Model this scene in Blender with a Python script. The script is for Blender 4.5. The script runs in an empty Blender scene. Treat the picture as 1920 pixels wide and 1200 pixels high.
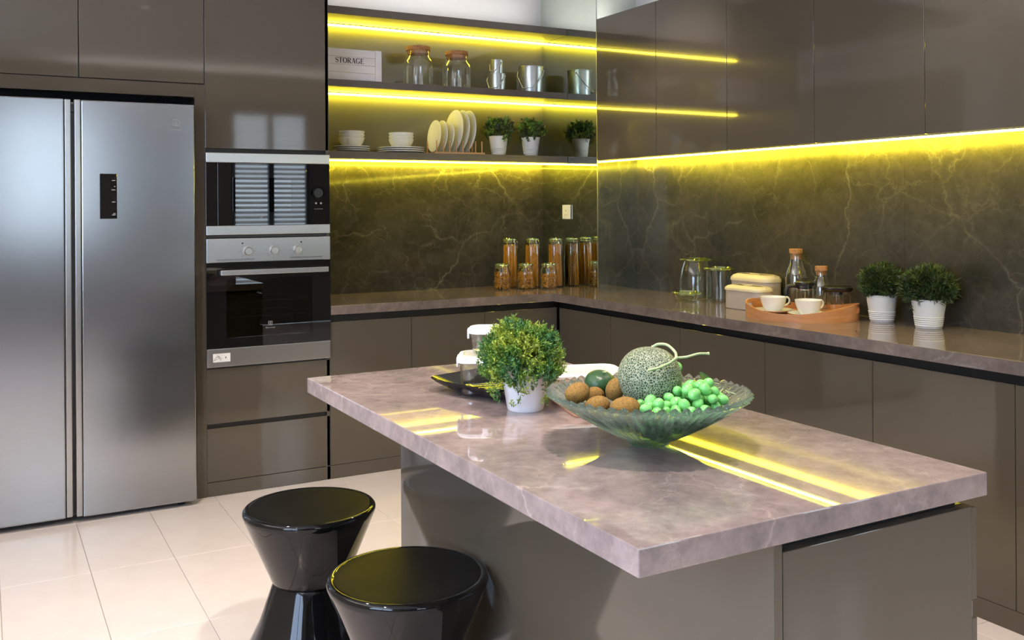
import bpy, bmesh, math, random
import numpy as np
from mathutils import Vector, Matrix, Euler
random.seed(7)
rng = np.random.default_rng(11)
sc = bpy.context.scene
col = sc.collection
PI = math.pi

# ------------------------------------------------------------------ camera
cam = bpy.data.cameras.new('camera'); camo = bpy.data.objects.new('camera', cam); col.objects.link(camo)
cam.sensor_fit = 'HORIZONTAL'; cam.sensor_width = 36.0
cam.lens = 1791.5 / 1920 * 36
cam.shift_y = -(600 - 387.1) / 1920
cam.clip_start = 0.05; cam.clip_end = 100
camo.matrix_world = (Matrix.Translation((-1.5133, -4.6101, 1.3547)) @ Matrix.Rotation(-0.5064, 4, 'Z')
                     @ Matrix.Rotation(PI / 2, 4, 'X') @ Matrix.Rotation(-0.0061, 4, 'Z'))
sc.camera = camo

# ------------------------------------------------------------------ world, lights, exposure
sc.view_settings.view_transform = 'Standard'; sc.view_settings.look = 'None'
sc.view_settings.gamma = 1.0; sc.view_settings.use_curve_mapping = False
sc.view_settings.exposure = 0.0
w = bpy.data.worlds.new('sky'); sc.world = w; w.use_nodes = True
w.node_tree.nodes['Background'].inputs[0].default_value = (0.72, 0.86, 1.0, 1)
w.node_tree.nodes['Background'].inputs[1].default_value = 7.0
try:
    sc.cycles.use_denoising = True
    sc.cycles.max_bounces = 10; sc.cycles.glossy_bounces = 6; sc.cycles.transmission_bounces = 8
    sc.cycles.transparent_max_bounces = 24
    sc.cycles.sample_clamp_indirect = 6.0
    sc.cycles.caustics_refractive = False; sc.cycles.caustics_reflective = False
except Exception:
    pass
DOWN_Z = 2.86
DOWNLIGHTS = [(-0.42, -3.12, 1.8), (-1.3, -1.3, 1.25), (1.10, -0.85, 0.45), (1.10, -2.65, 0.45),
              (-1.9, -2.9, 0.75), (-1.0, -5.6, 0.15), (1.0, -5.6, 0.15), (3.0, -5.0, 0.6)]
DOWN_POWER = 92.0
for (lx, ly, lp) in DOWNLIGHTS:
    ld = bpy.data.lights.new('downlight_beam', 'SPOT'); lo = bpy.data.objects.new('downlight_beam', ld); col.objects.link(lo)
    lo.location = (lx, ly, DOWN_Z - 0.03); ld.energy = DOWN_POWER * lp; ld.color = (1.0, 0.87, 0.76)
    ld.spot_size = math.radians(100); ld.spot_blend = 0.6; ld.shadow_soft_size = 0.035
# daylight through the glazed opening in the side wall, and added upward fills
def day_and_fill(loc, rot, sx, sy, e, c=(0.60, 0.74, 1.0)):
    ld = bpy.data.lights.new('window_daylight', 'AREA'); lo = bpy.data.objects.new('window_daylight', ld); col.objects.link(lo)
    ld.shape = 'RECTANGLE'; ld.size = sx; ld.size_y = sy; ld.energy = e; ld.color = c
    lo.location = loc; lo.rotation_euler = rot
day_and_fill((2.2, -6.2, 2.55), (PI, 0, 0), 6.0, 0.25, 45, (1.0, 0.93, 0.86))   # fill added over the windows, shining up to brighten the ceiling
day_and_fill((1.76, -1.9, 2.47), (PI, 0, 0), 0.12, 3.2, 7, (1.0, 0.96, 0.92))     # unseen fill added above the wall cabinets for ceiling and upper wall
day_and_fill((-2.95, -2.4, 2.58), (PI, 0, 0), 0.2, 4.0, 62, (0.95, 0.96, 1.0))     # invented upward fill by the left wall, lifts ceiling and upper doors
day_and_fill((0.8, 0.44, 2.47), (PI, 0, 0), 1.4, 0.12, 2.6, (1.0, 0.96, 0.92))     # another added fill, above the highest shelf, for the white wall
day_and_fill((-3.16, -4.1, 1.55), (0, -PI / 2, 0), 1.5, 2.0, 75, (0.38, 0.54, 1.0))

# ------------------------------------------------------------------ material helpers
def nmat(name):
    m = bpy.data.materials.new(name); m.use_nodes = True
    return m, m.node_tree, m.node_tree.nodes['Principled BSDF']
def lin(r, g, b):
    f = lambda c: ((c / 255 + 0.055) / 1.055) ** 2.4 if c > 10 else c / 255 / 12.92
    return (f(r), f(g), f(b), 1)
def N(nt, t, **k):
    n = nt.nodes.new(t)
    for a, b in k.items():
        if a in n.inputs: n.inputs[a].default_value = b
        else: setattr(n, a, b)
    return n
def coords(nt, scale=(1, 1, 1), rot=(0, 0, 0), src='Object'):
    tc = nt.nodes.new('ShaderNodeTexCoord'); mp = nt.nodes.new('ShaderNodeMapping')
    mp.inputs['Scale'].default_value = scale; mp.inputs['Rotation'].default_value = rot
    nt.links.new(tc.outputs[src], mp.inputs['Vector']); return mp.outputs[0]
def ramp(nt, fac, stops):
    r = nt.nodes.new('ShaderNodeValToRGB'); e = r.color_ramp.elements
    while len(e) < len(stops): e.new(0.5)
    for i, (p, c) in enumerate(stops): e[i].position = p; e[i].color = c
    nt.links.new(fac, r.inputs[0]); return r.outputs[0]
def noise(nt, vec, s, d=4, r=0.5, dist=0.0):
    n = N(nt, 'ShaderNodeTexNoise'); n.inputs['Scale'].default_value = s; n.inputs['Detail'].default_value = d
    n.inputs['Roughness'].default_value = r; n.inputs['Distortion'].default_value = dist
    nt.links.new(vec, n.inputs['Vector']); return n.outputs['Fac']
def mix(nt, a, b, fac, mode='MIX'):
    m = nt.nodes.new('ShaderNodeMix'); m.data_type = 'RGBA'; m.blend_type = mode
    for s, v in ((m.inputs['Factor'], fac), (m.inputs['A'], a), (m.inputs['B'], b)):
        if isinstance(v, (tuple, float, int)): s.default_value = v
        else: nt.links.new(v, s)
    return m.outputs['Result']
def bump(nt, p, h, strength, dist=0.01):
    b = nt.nodes.new('ShaderNodeBump'); b.inputs['Strength'].default_value = strength; b.inputs['Distance'].default_value = dist
    nt.links.new(h, b.inputs['Height']); nt.links.new(b.outputs[0], p.inputs['Normal'])
def plain(name, c, rough=0.4, metal=0.0, coat=0.0, var=0.06, vs=18, bmp=0.0, bs=40, spec=0.5):
    m, nt, p = nmat(name)
    v = coords(nt); n = noise(nt, v, vs)
    c2 = tuple(min(1, x * (1 + var)) for x in c[:3]) + (1,); c1 = tuple(x * (1 - var) for x in c[:3]) + (1,)
    nt.links.new(ramp(nt, n, [(0.3, c1), (0.7, c2)]), p.inputs['Base Color'])
    p.inputs['Roughness'].default_value = rough; p.inputs['Metallic'].default_value = metal
    p.inputs['Coat Weight'].default_value = coat; p.inputs['Coat Roughness'].default_value = 0.03
    p.inputs['Specular IOR Level'].default_value = spec
    if bmp: bump(nt, p, noise(nt, v, bs), bmp, 0.002)
    return m
def thin_glass(name, tint, ior=1.45, rough=0.01, gl=(1, 1, 1, 1), add=0.03):
    m = bpy.data.materials.new(name); m.use_nodes = True; nt = m.node_tree; nt.nodes.clear()
    o = N(nt, 'ShaderNodeOutputMaterial'); tr = N(nt, 'ShaderNodeBsdfTransparent'); g = N(nt, 'ShaderNodeBsdfGlossy')
    tr.inputs[0].default_value = tint; g.inputs['Color'].default_value = gl; g.inputs['Roughness'].default_value = rough
    lw = N(nt, 'ShaderNodeLayerWeight'); lw.inputs['Blend'].default_value = 0.5
    f0 = ((ior - 1) / (ior + 1)) ** 2
    pw = N(nt, 'ShaderNodeMath', operation='POWER'); pw.inputs[1].default_value = 4.4; nt.links.new(lw.outputs['Facing'], pw.inputs[0])
    ma = N(nt, 'ShaderNodeMath', operation='MULTIPLY_ADD'); ma.inputs[1].default_value = 1 - f0 - add; ma.inputs[2].default_value = f0 + add; ma.use_clamp = True
    mx = N(nt, 'ShaderNodeMixShader')
    nt.links.new(pw.outputs[0], ma.inputs[0]); nt.links.new(ma.outputs[0], mx.inputs[0])
    nt.links.new(tr.outputs[0], mx.inputs[1]); nt.links.new(g.outputs[0], mx.inputs[2]); nt.links.new(mx.outputs[0], o.inputs[0])
    return m
def emit(name, c, s):
    m = bpy.data.materials.new(name); m.use_nodes = True; nt = m.node_tree; nt.nodes.clear()
    o = N(nt, 'ShaderNodeOutputMaterial'); e = N(nt, 'ShaderNodeEmission'); e.inputs[0].default_value = c; e.inputs[1].default_value = s
    nt.links.new(e.outputs[0], o.inputs[0]); return m

# ------------------------------------------------------------------ materials
M = {}
def lacquer(name, c, rough, wob):
    m, nt, p = nmat(name); v = coords(nt)
    nt.links.new(ramp(nt, noise(nt, v, 1.5, 2), [(0.3, tuple(x * .96 for x in c[:3]) + (1,)), (0.7, c)]), p.inputs['Base Color'])
    p.inputs['Roughness'].default_value = rough; p.inputs['Specular IOR Level'].default_value = 0.6
    bump(nt, p, noise(nt, v, 5.0, 2), wob, 0.003)
    return m
M['lacquer'] = lacquer('taupe_lacquer', (0.094, 0.078, 0.057, 1), 0.05, 0.035)
M['back_gloss'] = lacquer('taupe_glass_panel', (0.165, 0.16, 0.125, 1), 0.04, 0.02)
M['lacquer_edge'] = plain('taupe_edge', (0.085, 0.072, 0.06, 1), 0.3)
M['shelf'] = plain('taupe_shelf_board', (0.12, 0.10, 0.082, 1), 0.35)
M['black_gap'] = plain('black_channel', (0.008, 0.008, 0.008, 1), 0.45)
M['white_wall'] = plain('white_wall_paint', (0.74, 0.73, 0.71, 1), 0.6, var=0.02)
M['rear_wall'] = plain('taupe_wall_paint', (0.14, 0.115, 0.095, 1), 0.6, var=0.04)
M['ceiling'] = plain('white_ceiling_paint', (0.86, 0.85, 0.83, 1), 0.7, var=0.02)
def stone(name, base, dark, vein, rough, dens=1.0, off=0.0, veinamt=1.0, rot=0.6):
    m, nt, p = nmat(name)
    v = coords(nt, rot=(rot, rot * 0.7, 0.4), src='Generated' if False else 'Object')
    ad = N(nt, 'ShaderNodeVectorMath', operation='ADD'); ad.inputs[1].default_value = (off, off * 2, off)
    nt.links.new(v, ad.inputs[0]); v = ad.outputs[0]
    cl = ramp(nt, noise(nt, v, 2.2 * dens, 8, 0.62, 0.6), [(0.34, dark), (0.62, base)])
    fine = ramp(nt, noise(nt, v, 26 * dens, 6, 0.7), [(0.35, (0.80, 0.80, 0.80, 1)), (0.65, (1.12, 1.12, 1.12, 1))])
    c = mix(nt, cl, fine, 1.0, 'MULTIPLY')
    def cells(c, s_, w_, amt, dist, st, o2):
        nz = N(nt, 'ShaderNodeTexNoise'); nz.inputs['Scale'].default_value = 2.6 * s_; nz.inputs['Detail'].default_value = 6; nz.inputs['Roughness'].default_value = 0.6
        nt.links.new(v, nz.inputs['Vector'])
        sc1 = N(nt, 'ShaderNodeVectorMath', operation='SCALE'); sc1.inputs['Scale'].default_value = dist / s_; nt.links.new(nz.outputs['Color'], sc1.inputs[0])
        ad2 = N(nt, 'ShaderNodeVectorMath', operation='ADD'); nt.links.new(v, ad2.inputs[0]); nt.links.new(sc1.outputs[0], ad2.inputs[1])
        mp = N(nt, 'ShaderNodeMapping'); mp.inputs['Scale'].default_value = st; mp.inputs['Location'].default_value = (o2, o2 * .7, 0); nt.links.new(ad2.outputs[0], mp.inputs['Vector'])
        vo = N(nt, 'ShaderNodeTexVoronoi', feature='DISTANCE_TO_EDGE'); vo.inputs['Scale'].default_value = s_; nt.links.new(mp.outputs[0], vo.inputs['Vector'])
        mk = ramp(nt, vo.outputs['Distance'], [(0.0, (amt, amt, amt, 1)), (w_, (amt * .25,) * 3 + (1,)), (w_ * 3, (0, 0, 0, 1))])
        gate = ramp(nt, noise(nt, mp.outputs[0], s_ * 1.3, 4, .6), [(0.42, (0, 0, 0, 1)), (0.60, (1, 1, 1, 1))])
        g = N(nt, 'ShaderNodeMath', operation='MULTIPLY'); nt.links.new(mk, g.inputs[0]); nt.links.new(gate, g.inputs[1])
        return mix(nt, c, vein, g.outputs[0])
    c = cells(c, 1.5 * dens, 0.008, 0.80 * veinamt, 0.35, (1, 1.7, 1.3), 0.4)
    c = cells(c, 4.0 * dens, 0.012, 0.45 * veinamt, 0.55, (1.6, 1, 1), 3.3)
    c = cells(c, 11.0 * dens, 0.02, 0.22 * veinamt, 0.7, (1, 1, 1.4), 7.1)
    nt.links.new(c, p.inputs['Base Color'])
    p.inputs['Roughness'].default_value = rough; p.inputs['Specular IOR Level'].default_value = 0.6
    return m
M['worktop_dark'] = stone('brown_taupe_stone', (0.215, 0.165, 0.145, 1), (0.125, 0.10, 0.09, 1), (0.42, 0.35, 0.30, 1), 0.03, 1.0, 2.3, 0.4)
M['worktop'] = stone('pink_taupe_stone', (0.33, 0.255, 0.24, 1), (0.165, 0.135, 0.135, 1), (0.62, 0.52, 0.46, 1), 0.02, 1.0, 0.3, 0.45)
M['splash'] = stone('dark_marble', (0.058, 0.052, 0.042, 1), (0.026, 0.024, 0.021, 1), (0.24, 0.22, 0.17, 1), 0.06, 1.0, 1.7, 0.55)
M['splash_right'] = stone('dark_marble_right', (0.060, 0.053, 0.043, 1), (0.028, 0.026, 0.023, 1), (0.22, 0.20, 0.155, 1), 0.2, 0.8, 4.1, 0.45)
M['splash_right'].node_tree.nodes['Principled BSDF'].inputs['Specular IOR Level'].default_value = 0.45
M['splash'].node_tree.nodes['Principled BSDF'].inputs['Specular IOR Level'].default_value = 0.32
M['mirror'] = thin_glass('x', (1, 1, 1, 1))
m, nt, p = nmat('tinted_mirror'); p.inputs['Metallic'].default_value = 1; p.inputs['Base Color'].default_value = (0.76, 0.83, 0.75, 1); p.inputs['Roughness'].default_value = 0.0
M['mirror'] = m
def steel(name, c, rough, vert=True, an=0.75):
    m, nt, p = nmat(name)
    v = coords(nt, scale=(300, 300, 2) if not vert else (2, 2, 300))
    n = noise(nt, v, 1.0, 3)
    nt.links.new(ramp(nt, n, [(0.2, tuple(x * .93 for x in c[:3]) + (1,)), (0.8, c)]), p.inputs['Base Color'])
    p.inputs['Metallic'].default_value = 1; p.inputs['Roughness'].default_value = rough
    p.inputs['Anisotropic'].default_value = an
    t = N(nt, 'ShaderNodeTangent'); t.direction_type = 'RADIAL'; t.axis = 'Z'; nt.links.new(t.outputs[0], p.inputs['Tangent'])
    p.inputs['Anisotropic Rotation'].default_value = 0.0
    return m
M['steel'] = steel('brushed_steel', (0.385, 0.40, 0.42, 1), 0.2, an=0.25)
M['steel_light'] = steel('light_brushed_steel', (0.50, 0.50, 0.49, 1), 0.3)
M['steel_side'] = plain('grey_steel_side', (0.25, 0.25, 0.25, 1), 0.4, 0.8)
M['zinc'] = plain('galvanised_tin', (0.46, 0.48, 0.46, 1), 0.32, 1.0, var=0.08)
M['wire'] = plain('pale_steel_wire', (0.75, 0.73, 0.62, 1), 0.35)
M['chrome'] = plain('polished_wire', (0.75, 0.74, 0.70, 1), 0.12, 1.0)
M['black_glass'] = plain('black_glass', (0.006, 0.006, 0.007, 1), 0.02, spec=0.7)
M['dark_window'] = thin_glass('smoked_glass', (0.30, 0.30, 0.31, 1), 1.5, 0.01, add=0.02)
M['cavity'] = plain('dark_enamel', (0.02, 0.02, 0.022, 1), 0.35)
M['black_plastic'] = plain('black_plastic', (0.008, 0.008, 0.009, 1), 0.3)
M['black_gloss'] = plain('black_gloss_fibreglass', (0.004, 0.004, 0.004, 1), 0.04, spec=0.38, bmp=0.03, bs=6)
M['black_satin'] = plain('black_satin_seat', (0.007, 0.006, 0.005, 1), 0.35, spec=0.04)
M['print_grey'] = plain('grey_print', (0.30, 0.30, 0.30, 1), 0.5)
M['print_dark'] = plain('dark_print', (0.02, 0.02, 0.02, 1), 0.6)
M['print_light'] = plain('light_print', (0.55, 0.55, 0.55, 1), 0.5)
M['white_plastic'] = plain('white_plastic', (0.80, 0.78, 0.74, 1), 0.35)
M['lid_white'] = plain('white_box_lid', (0.82, 0.80, 0.78, 1), 0.3)
M['seal'] = plain('pale_rubber_seal', (0.70, 0.68, 0.62, 1), 0.5)
M['white_wood'] = plain('white_painted_wood', (0.78, 0.74, 0.73, 1), 0.45, var=0.05, vs=9)
M['ceramic'] = plain('white_glazed_ceramic', (0.80, 0.79, 0.72, 1), 0.12, var=0.02)
M['pot'] = plain('matt_white_pot', (0.80, 0.79, 0.76, 1), 0.4, var=0.03)
M['pot_gloss'] = plain('white_pot', (0.82, 0.82, 0.84, 1), 0.22, var=0.02)
M['soil'] = plain('dark_soil', (0.03, 0.022, 0.015, 1), 0.9, var=0.4, vs=60, bmp=0.8)
M['cork'] = plain('cork', (0.40, 0.185, 0.065, 1), 0.7, var=0.25, vs=90, bmp=0.4, bs=120)
def wood(name, a, b, rough, sc_=(2, 22, 22)):
    m, nt, p = nmat(name); v = coords(nt, scale=sc_)
    nt.links.new(ramp(nt, noise(nt, v, 2.2, 6, 0.6, 0.8), [(0.3, a), (0.7, b)]), p.inputs['Base Color']); p.inputs['Roughness'].default_value = rough
    return m
M['tray_wood'] = wood('tray_beech', (0.50, 0.20, 0.07, 1), (0.64, 0.30, 0.12, 1), 0.35, (3, 3, 30))
M['rack_wood'] = wood('rack_bamboo', (0.50, 0.27, 0.12, 1), (0.62, 0.36, 0.17, 1), 0.5)
M['board_wood'] = wood('board_acacia', (0.42, 0.19, 0.10, 1), (0.56, 0.28, 0.15, 1), 0.35, (22, 3, 3))
M['tin'] = plain('beige_enamel_tin', (0.50, 0.41, 0.33, 1), 0.35, var=0.03)
M['tin_lid'] = plain('cream_enamel_lid', (0.66, 0.56, 0.36, 1), 0.3, var=0.03)
M['pasta'] = plain('dry_spaghetti', (0.56, 0.25, 0.015, 1), 0.35, var=0.35, vs=140, spec=0.4)
M['pasta_short'] = plain('dry_macaroni', (0.55, 0.25, 0.02, 1), 0.45, var=0.35, vs=60)
M['jar_glass'] = thin_glass('jar_glass', (0.96, 0.95, 0.88, 1), add=0.0)
M['green_edge_glass'] = thin_glass('lid_glass', (0.80, 0.88, 0.62, 1), 1.7, 0.05, (0.95, 1.0, 0.75, 1), 0.14)
M['clear_glass'] = thin_glass('clear_glass', (0.98, 0.985, 0.97, 1), 1.45, add=0.0)
M['bottle_glass'] = thin_glass('bottle_glass', (0.93, 0.94, 0.90, 1), 1.5)
M['box_glass'] = thin_glass('food_box_glass', (0.94, 0.96, 0.95, 1), 1.5, 0.01, add=0.05)
M['led'] = emit('led_diffuser', (1.0, 0.80, 0.045, 1), 62.0)
M['led_low'] = emit('led_diffuser_bright', (0.98, 0.80, 0.035, 1), 380.0)
M['led_front'] = emit('led_diffuser_front', (1.0, 0.82, 0.05, 1), 75.0)
M['lamp'] = emit('downlight_lens', (1.0, 0.9, 0.8, 1), 4.0)
M['profile'] = plain('aluminium_profile', (0.5, 0.5, 0.5, 1), 0.4, 1.0)
def leafmat(name, c):
    m, nt, p = nmat(name); v = coords(nt)
    nt.links.new(ramp(nt, noise(nt, v, 45, 2), [(0.3, tuple(x * .55 for x in c) + (1,)), (0.7, tuple(c) + (1,))]), p.inputs['Base Color'])
    p.inputs['Roughness'].default_value = 0.45
    p.inputs['Subsurface Weight'].default_value = 0.0
    return m
M['leaf_light'] = leafmat('leaf_yellow_green', (0.36, 0.46, 0.05)); M['leaf_mid'] = leafmat('leaf_green', (0.16, 0.31, 0.035)); M['leaf_blue'] = leafmat('leaf_blue_green', (0.07, 0.22, 0.06))
M['leaf_dark'] = leafmat('leaf_dark', (0.035, 0.065, 0.014)); M['leaf_dark2'] = leafmat('leaf_dark_mid', (0.085, 0.13, 0.025)); M['stem'] = leafmat('stem_green', (0.10, 0.16, 0.03))
# floor tile
m, nt, p = nmat('cream_porcelain'); v = coords(nt)
nt.links.new(ramp(nt, noise(nt, v, 3, 6, 0.6), [(0.3, (0.74, 0.645, 0.59, 1)), (0.7, (0.82, 0.725, 0.67, 1))]), p.inputs['Base Color'])
p.inputs['Roughness'].default_value = 0.16; M['tile'] = m
M['grout'] = plain('grey_grout', (0.36, 0.32, 0.28, 1), 0.8)
# melon rind
m, nt, p = nmat('netted_melon_rind'); v = coords(nt)
ds = N(nt, 'ShaderNodeTexNoise'); ds.inputs['Scale'].default_value = 60; nt.links.new(v, ds.inputs['Vector'])
vm = N(nt, 'ShaderNodeVectorMath', operation='SCALE'); vm.inputs['Scale'].default_value = 0.008; nt.links.new(ds.outputs['Color'], vm.inputs[0])
va = N(nt, 'ShaderNodeVectorMath', operation='ADD'); nt.links.new(v, va.inputs[0]); nt.links.new(vm.outputs[0], va.inputs[1])
vo = N(nt, 'ShaderNodeTexVoronoi', feature='DISTANCE_TO_EDGE'); vo.inputs['Scale'].default_value = 205; nt.links.new(va.outputs[0], vo.inputs['Vector'])
net = ramp(nt, vo.outputs['Distance'], [(0.06, (1, 1, 1, 1)), (0.16, (0, 0, 0, 1))])
nt.links.new(mix(nt, (0.03, 0.06, 0.025, 1), (0.38, 0.41, 0.27, 1), net), p.inputs['Base Color']); p.inputs['Roughness'].default_value = 0.55
bump(nt, p, net, 0.6, 0.002); M['melon'] = m
M['melon_stem'] = plain('pale_green_stem', (0.42, 0.50, 0.26, 1), 0.5, var=0.15, vs=60)
M['kiwi'] = plain('fuzzy_kiwi_skin', (0.25, 0.13, 0.022, 1), 0.8, var=0.35, vs=230, bmp=0.7, bs=500)
M['kiwi_tip'] = plain('kiwi_stalk_scar', (0.04, 0.025, 0.012, 1), 0.9)
M['avocado'] = plain('dark_green_peel', (0.022, 0.075, 0.022, 1), 0.32, var=0.3, vs=45, bmp=0.3, bs=260)
m, nt, p = nmat('green_grape_skin'); v = coords(nt)
nt.links.new(ramp(nt, noise(nt, v, 50, 2), [(0.3, (0.13, 0.48, 0.11, 1)), (0.7, (0.27, 0.64, 0.20, 1))]), p.inputs['Base Color'])
p.inputs['Roughness'].default_value = 0.22; p.inputs['Subsurface Weight'].default_value = 0.25; p.inputs['Subsurface Radius'].default_value = (0.3, 1, 0.3); p.inputs['Subsurface Scale'].default_value = 0.008
M['grape'] = m
# pressed glass bowl
m = bpy.data.materials.new('pressed_teal_glass'); m.use_nodes = True; nt = m.node_tree; nt.nodes.clear()
o = N(nt, 'ShaderNodeOutputMaterial'); g = N(nt, 'ShaderNodeBsdfGlass'); tr = N(nt, 'ShaderNodeBsdfTransparent'); mx = N(nt, 'ShaderNodeMixShader')
g.inputs['Color'].default_value = (0.97, 1.0, 0.99, 1); g.inputs['Roughness'].default_value = 0.01; g.inputs['IOR'].default_value = 1.5
tr.inputs[0].default_value = (0.84, 0.91, 0.89, 1); mx.inputs[0].default_value = 0.33
v = coords(nt); bn = N(nt, 'ShaderNodeBump'); bn.inputs['Strength'].default_value = 0.5; bn.inputs['Distance'].default_value = 0.002
nt.links.new(noise(nt, v, 130, 2), bn.inputs['Height']); nt.links.new(bn.outputs[0], g.inputs['Normal'])
nt.links.new(g.outputs[0], mx.inputs[1]); nt.links.new(tr.outputs[0], mx.inputs[2])
df = N(nt, 'ShaderNodeBsdfTranslucent'); df.inputs[0].default_value = (0.75, 0.82, 0.80, 1); mx2 = N(nt, 'ShaderNodeMixShader'); mx2.inputs[0].default_value = 0.10
nt.links.new(mx.outputs[0], mx2.inputs[1]); nt.links.new(df.outputs[0], mx2.inputs[2]); nt.links.new(mx2.outputs[0], o.inputs[0])
ab = N(nt, 'ShaderNodeVolumeAbsorption'); ab.inputs['Color'].default_value = (0.14, 0.48, 0.44, 1); ab.inputs['Density'].default_value = 17
nt.links.new(ab.outputs[0], o.inputs['Volume']); M['bowl_glass'] = m

# ------------------------------------------------------------------ geometry helpers
def link(name, me, mat, parent=None, loc=(0, 0, 0), rot=None):
    o = bpy.data.objects.new(name, me); col.objects.link(o)
    if mat is not None:
        for x in (mat if isinstance(mat, (list, tuple)) else [mat]): me.materials.append(M[x])
    if parent is not None: o.parent = parent
    o.location = loc
    if rot: o.rotation_euler = rot
    return o
def tag(o, label=None, cat=None, group=None, kind=None):
    if label: o['label'] = label
    if cat: o['category'] = cat
    if group: o['group'] = group
    if kind: o['kind'] = kind
    return o
def thing(name, loc, label, cat, group=None, rz=0.0, kind=None):
    o = bpy.data.objects.new(name, None); col.objects.link(o); o.location = loc; o.rotation_euler = (0, 0, rz); o.empty_display_size = 0.05
    return tag(o, label, cat, group, kind)
def smooth(me, ang=40):
    me.polygons.foreach_set('use_smooth', [True] * len(me.polygons))
    if ang is not None and hasattr(me, 'set_sharp_from_angle'): me.set_sharp_from_angle(angle=math.radians(ang))
def frombm(name, bm, ang=None):
    bmesh.ops.recalc_face_normals(bm, faces=bm.faces)
    me = bpy.data.meshes.new(name); bm.to_mesh(me); bm.free()
    if ang is not None: smooth(me, ang)
    return me
def bx(bm, x0, x1, y0, y1, z0, z1, bev=0.0, seg=2):
    m = Matrix.Translation(((x0 + x1) / 2, (y0 + y1) / 2, (z0 + z1) / 2)) @ Matrix.Diagonal((abs(x1 - x0), abs(y1 - y0), abs(z1 - z0), 1))
    r = bmesh.ops.create_cube(bm, size=1, matrix=m)
    if bev:
        es = list({e for v in r['verts'] for e in v.link_edges})
        bmesh.ops.bevel(bm, geom=es, offset=bev, segments=seg, profile=0.5, affect='EDGES')
def box(name, b, mat, parent=None, bev=0.0, seg=2, loc=None):
    """b in world coordinates; the object origin sits at the parent's origin (or at the box's base centre)"""
    x0, x1, y0, y1, z0, z1 = b
    if parent is not None: ox, oy, oz = parent.location
    else: ox, oy, oz = ((x0 + x1) / 2, (y0 + y1) / 2, z0)
    bm = bmesh.new(); bx(bm, x0 - ox, x1 - ox, y0 - oy, y1 - oy, z0 - oz, z1 - oz, bev, seg)
    me = frombm(name, bm, None)
    return link(name, me, mat, parent, (0, 0, 0) if parent is not None else (ox, oy, oz))
def boxes(name, bs, mat, parent=None, bev=0.0):
    ox, oy, oz = parent.location if parent is not None else (0, 0, 0)
    bm = bmesh.new()
    for x0, x1, y0, y1, z0, z1 in bs: bx(bm, x0 - ox, x1 - ox, y0 - oy, y1 - oy, z0 - oz, z1 - oz, bev)
    return link(name, frombm(name, bm, None), mat, parent)
def lathe_me(name, prof, seg=48, ang=35, mod=None, closed=False):
    n = len(prof); vs = []; fs = []
    for j in range(seg):
        t = 2 * PI * j / seg; c, s = math.cos(t), math.sin(t)
        for i, (r, z) in enumerate(prof):
            if mod: r, z = mod(r, z, t, i)
            vs.append((r * c, r * s, z))
    for j in range(seg):
        k = (j + 1) % seg
        for i in range(n - 1 if not closed else n):
            a, b = i, (i + 1) % n
            f = [j * n + a, k * n + a, k * n + b, j * n + b]
            fs.append(f)
    me = bpy.data.meshes.new(name); me.from_pydata(vs, [], fs)
    bm = bmesh.new(); bm.from_mesh(me); bmesh.ops.remove_doubles(bm, verts=bm.verts, dist=1e-6)
    bmesh.ops.dissolve_degenerate(bm, edges=bm.edges, dist=1e-7)
    bmesh.ops.recalc_face_normals(bm, faces=bm.faces); bm.to_mesh(me); bm.free()
    smooth(me, ang); return me
def lathe(name, prof, mat, parent=None, loc=(0, 0, 0), seg=48, ang=35, rot=None, mod=None, closed=False):
    return link(name, lathe_me(name, prof, seg, ang, mod, closed), mat, parent, loc, rot)
def tube_bm(bm, pts, r, seg=8, cap=True, closed=False):
    pts = [Vector(p) for p in pts]; n = len(pts); rings = []
    up = Vector((0.13, 0.21, 1)).normalized()
    for i, p in enumerate(pts):
        if closed: d = pts[(i + 1) % n] - pts[i - 1]
        else: d = pts[min(i + 1, n - 1)] - pts[max(i - 1, 0)]
        d.normalize(); a = d.cross(up)
        if a.length < 1e-3: a = d.cross(Vector((1, 0, 0)))
        a.normalize(); b = d.cross(a).normalized()
        rr = r[i] if isinstance(r, (list, tuple)) else r
        rings.append([bm.verts.new(p + a * math.cos(2 * PI * k / seg) * rr + b * math.sin(2 * PI * k / seg) * rr) for k in range(seg)])
    for i in range(n if closed else n - 1):
        A, B = rings[i], rings[(i + 1) % n]
        for k in range(seg): bm.faces.new((A[k], A[(k + 1) % seg], B[(k + 1) % seg], B[k]))
    if cap and not closed: bm.faces.new(rings[0][::-1]); bm.faces.new(rings[-1])
def tube(name, pts, r, mat, parent=None, seg=8, closed=False, loc=(0, 0, 0)):
    bm = bmesh.new(); tube_bm(bm, pts, r, seg, True, closed); return link(name, frombm(name, bm, 60), mat, parent, loc)
def curve_pts(pts, n=8):
    P = [Vector(p) for p in pts]; P = [P[0] * 2 - P[1]] + P + [P[-1] * 2 - P[-2]]; out = []
    for i in range(1, len(P) - 2):
        for k in range(n):
            t = k / n; a, b, c, d = P[i - 1], P[i], P[i + 1], P[i + 2]
            out.append(0.5 * ((2 * b) + (c - a) * t + (2 * a - 5 * b + 4 * c - d) * t * t + (3 * b - a - 3 * c + d) * t ** 3))
    out.append(P[-2]); return out
def rrect(w, d, r, n=6):
    out = []
    for cx, cy, a0 in ((w / 2 - r, d / 2 - r, 0), (-w / 2 + r, d / 2 - r, PI / 2), (-w / 2 + r, -d / 2 + r, PI), (w / 2 - r, -d / 2 + r, 1.5 * PI)):
        for k in range(n + 1):
            a = a0 + PI / 2 * k / n; out.append((cx + r * math.cos(a), cy + r * math.sin(a)))
    return out
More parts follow.
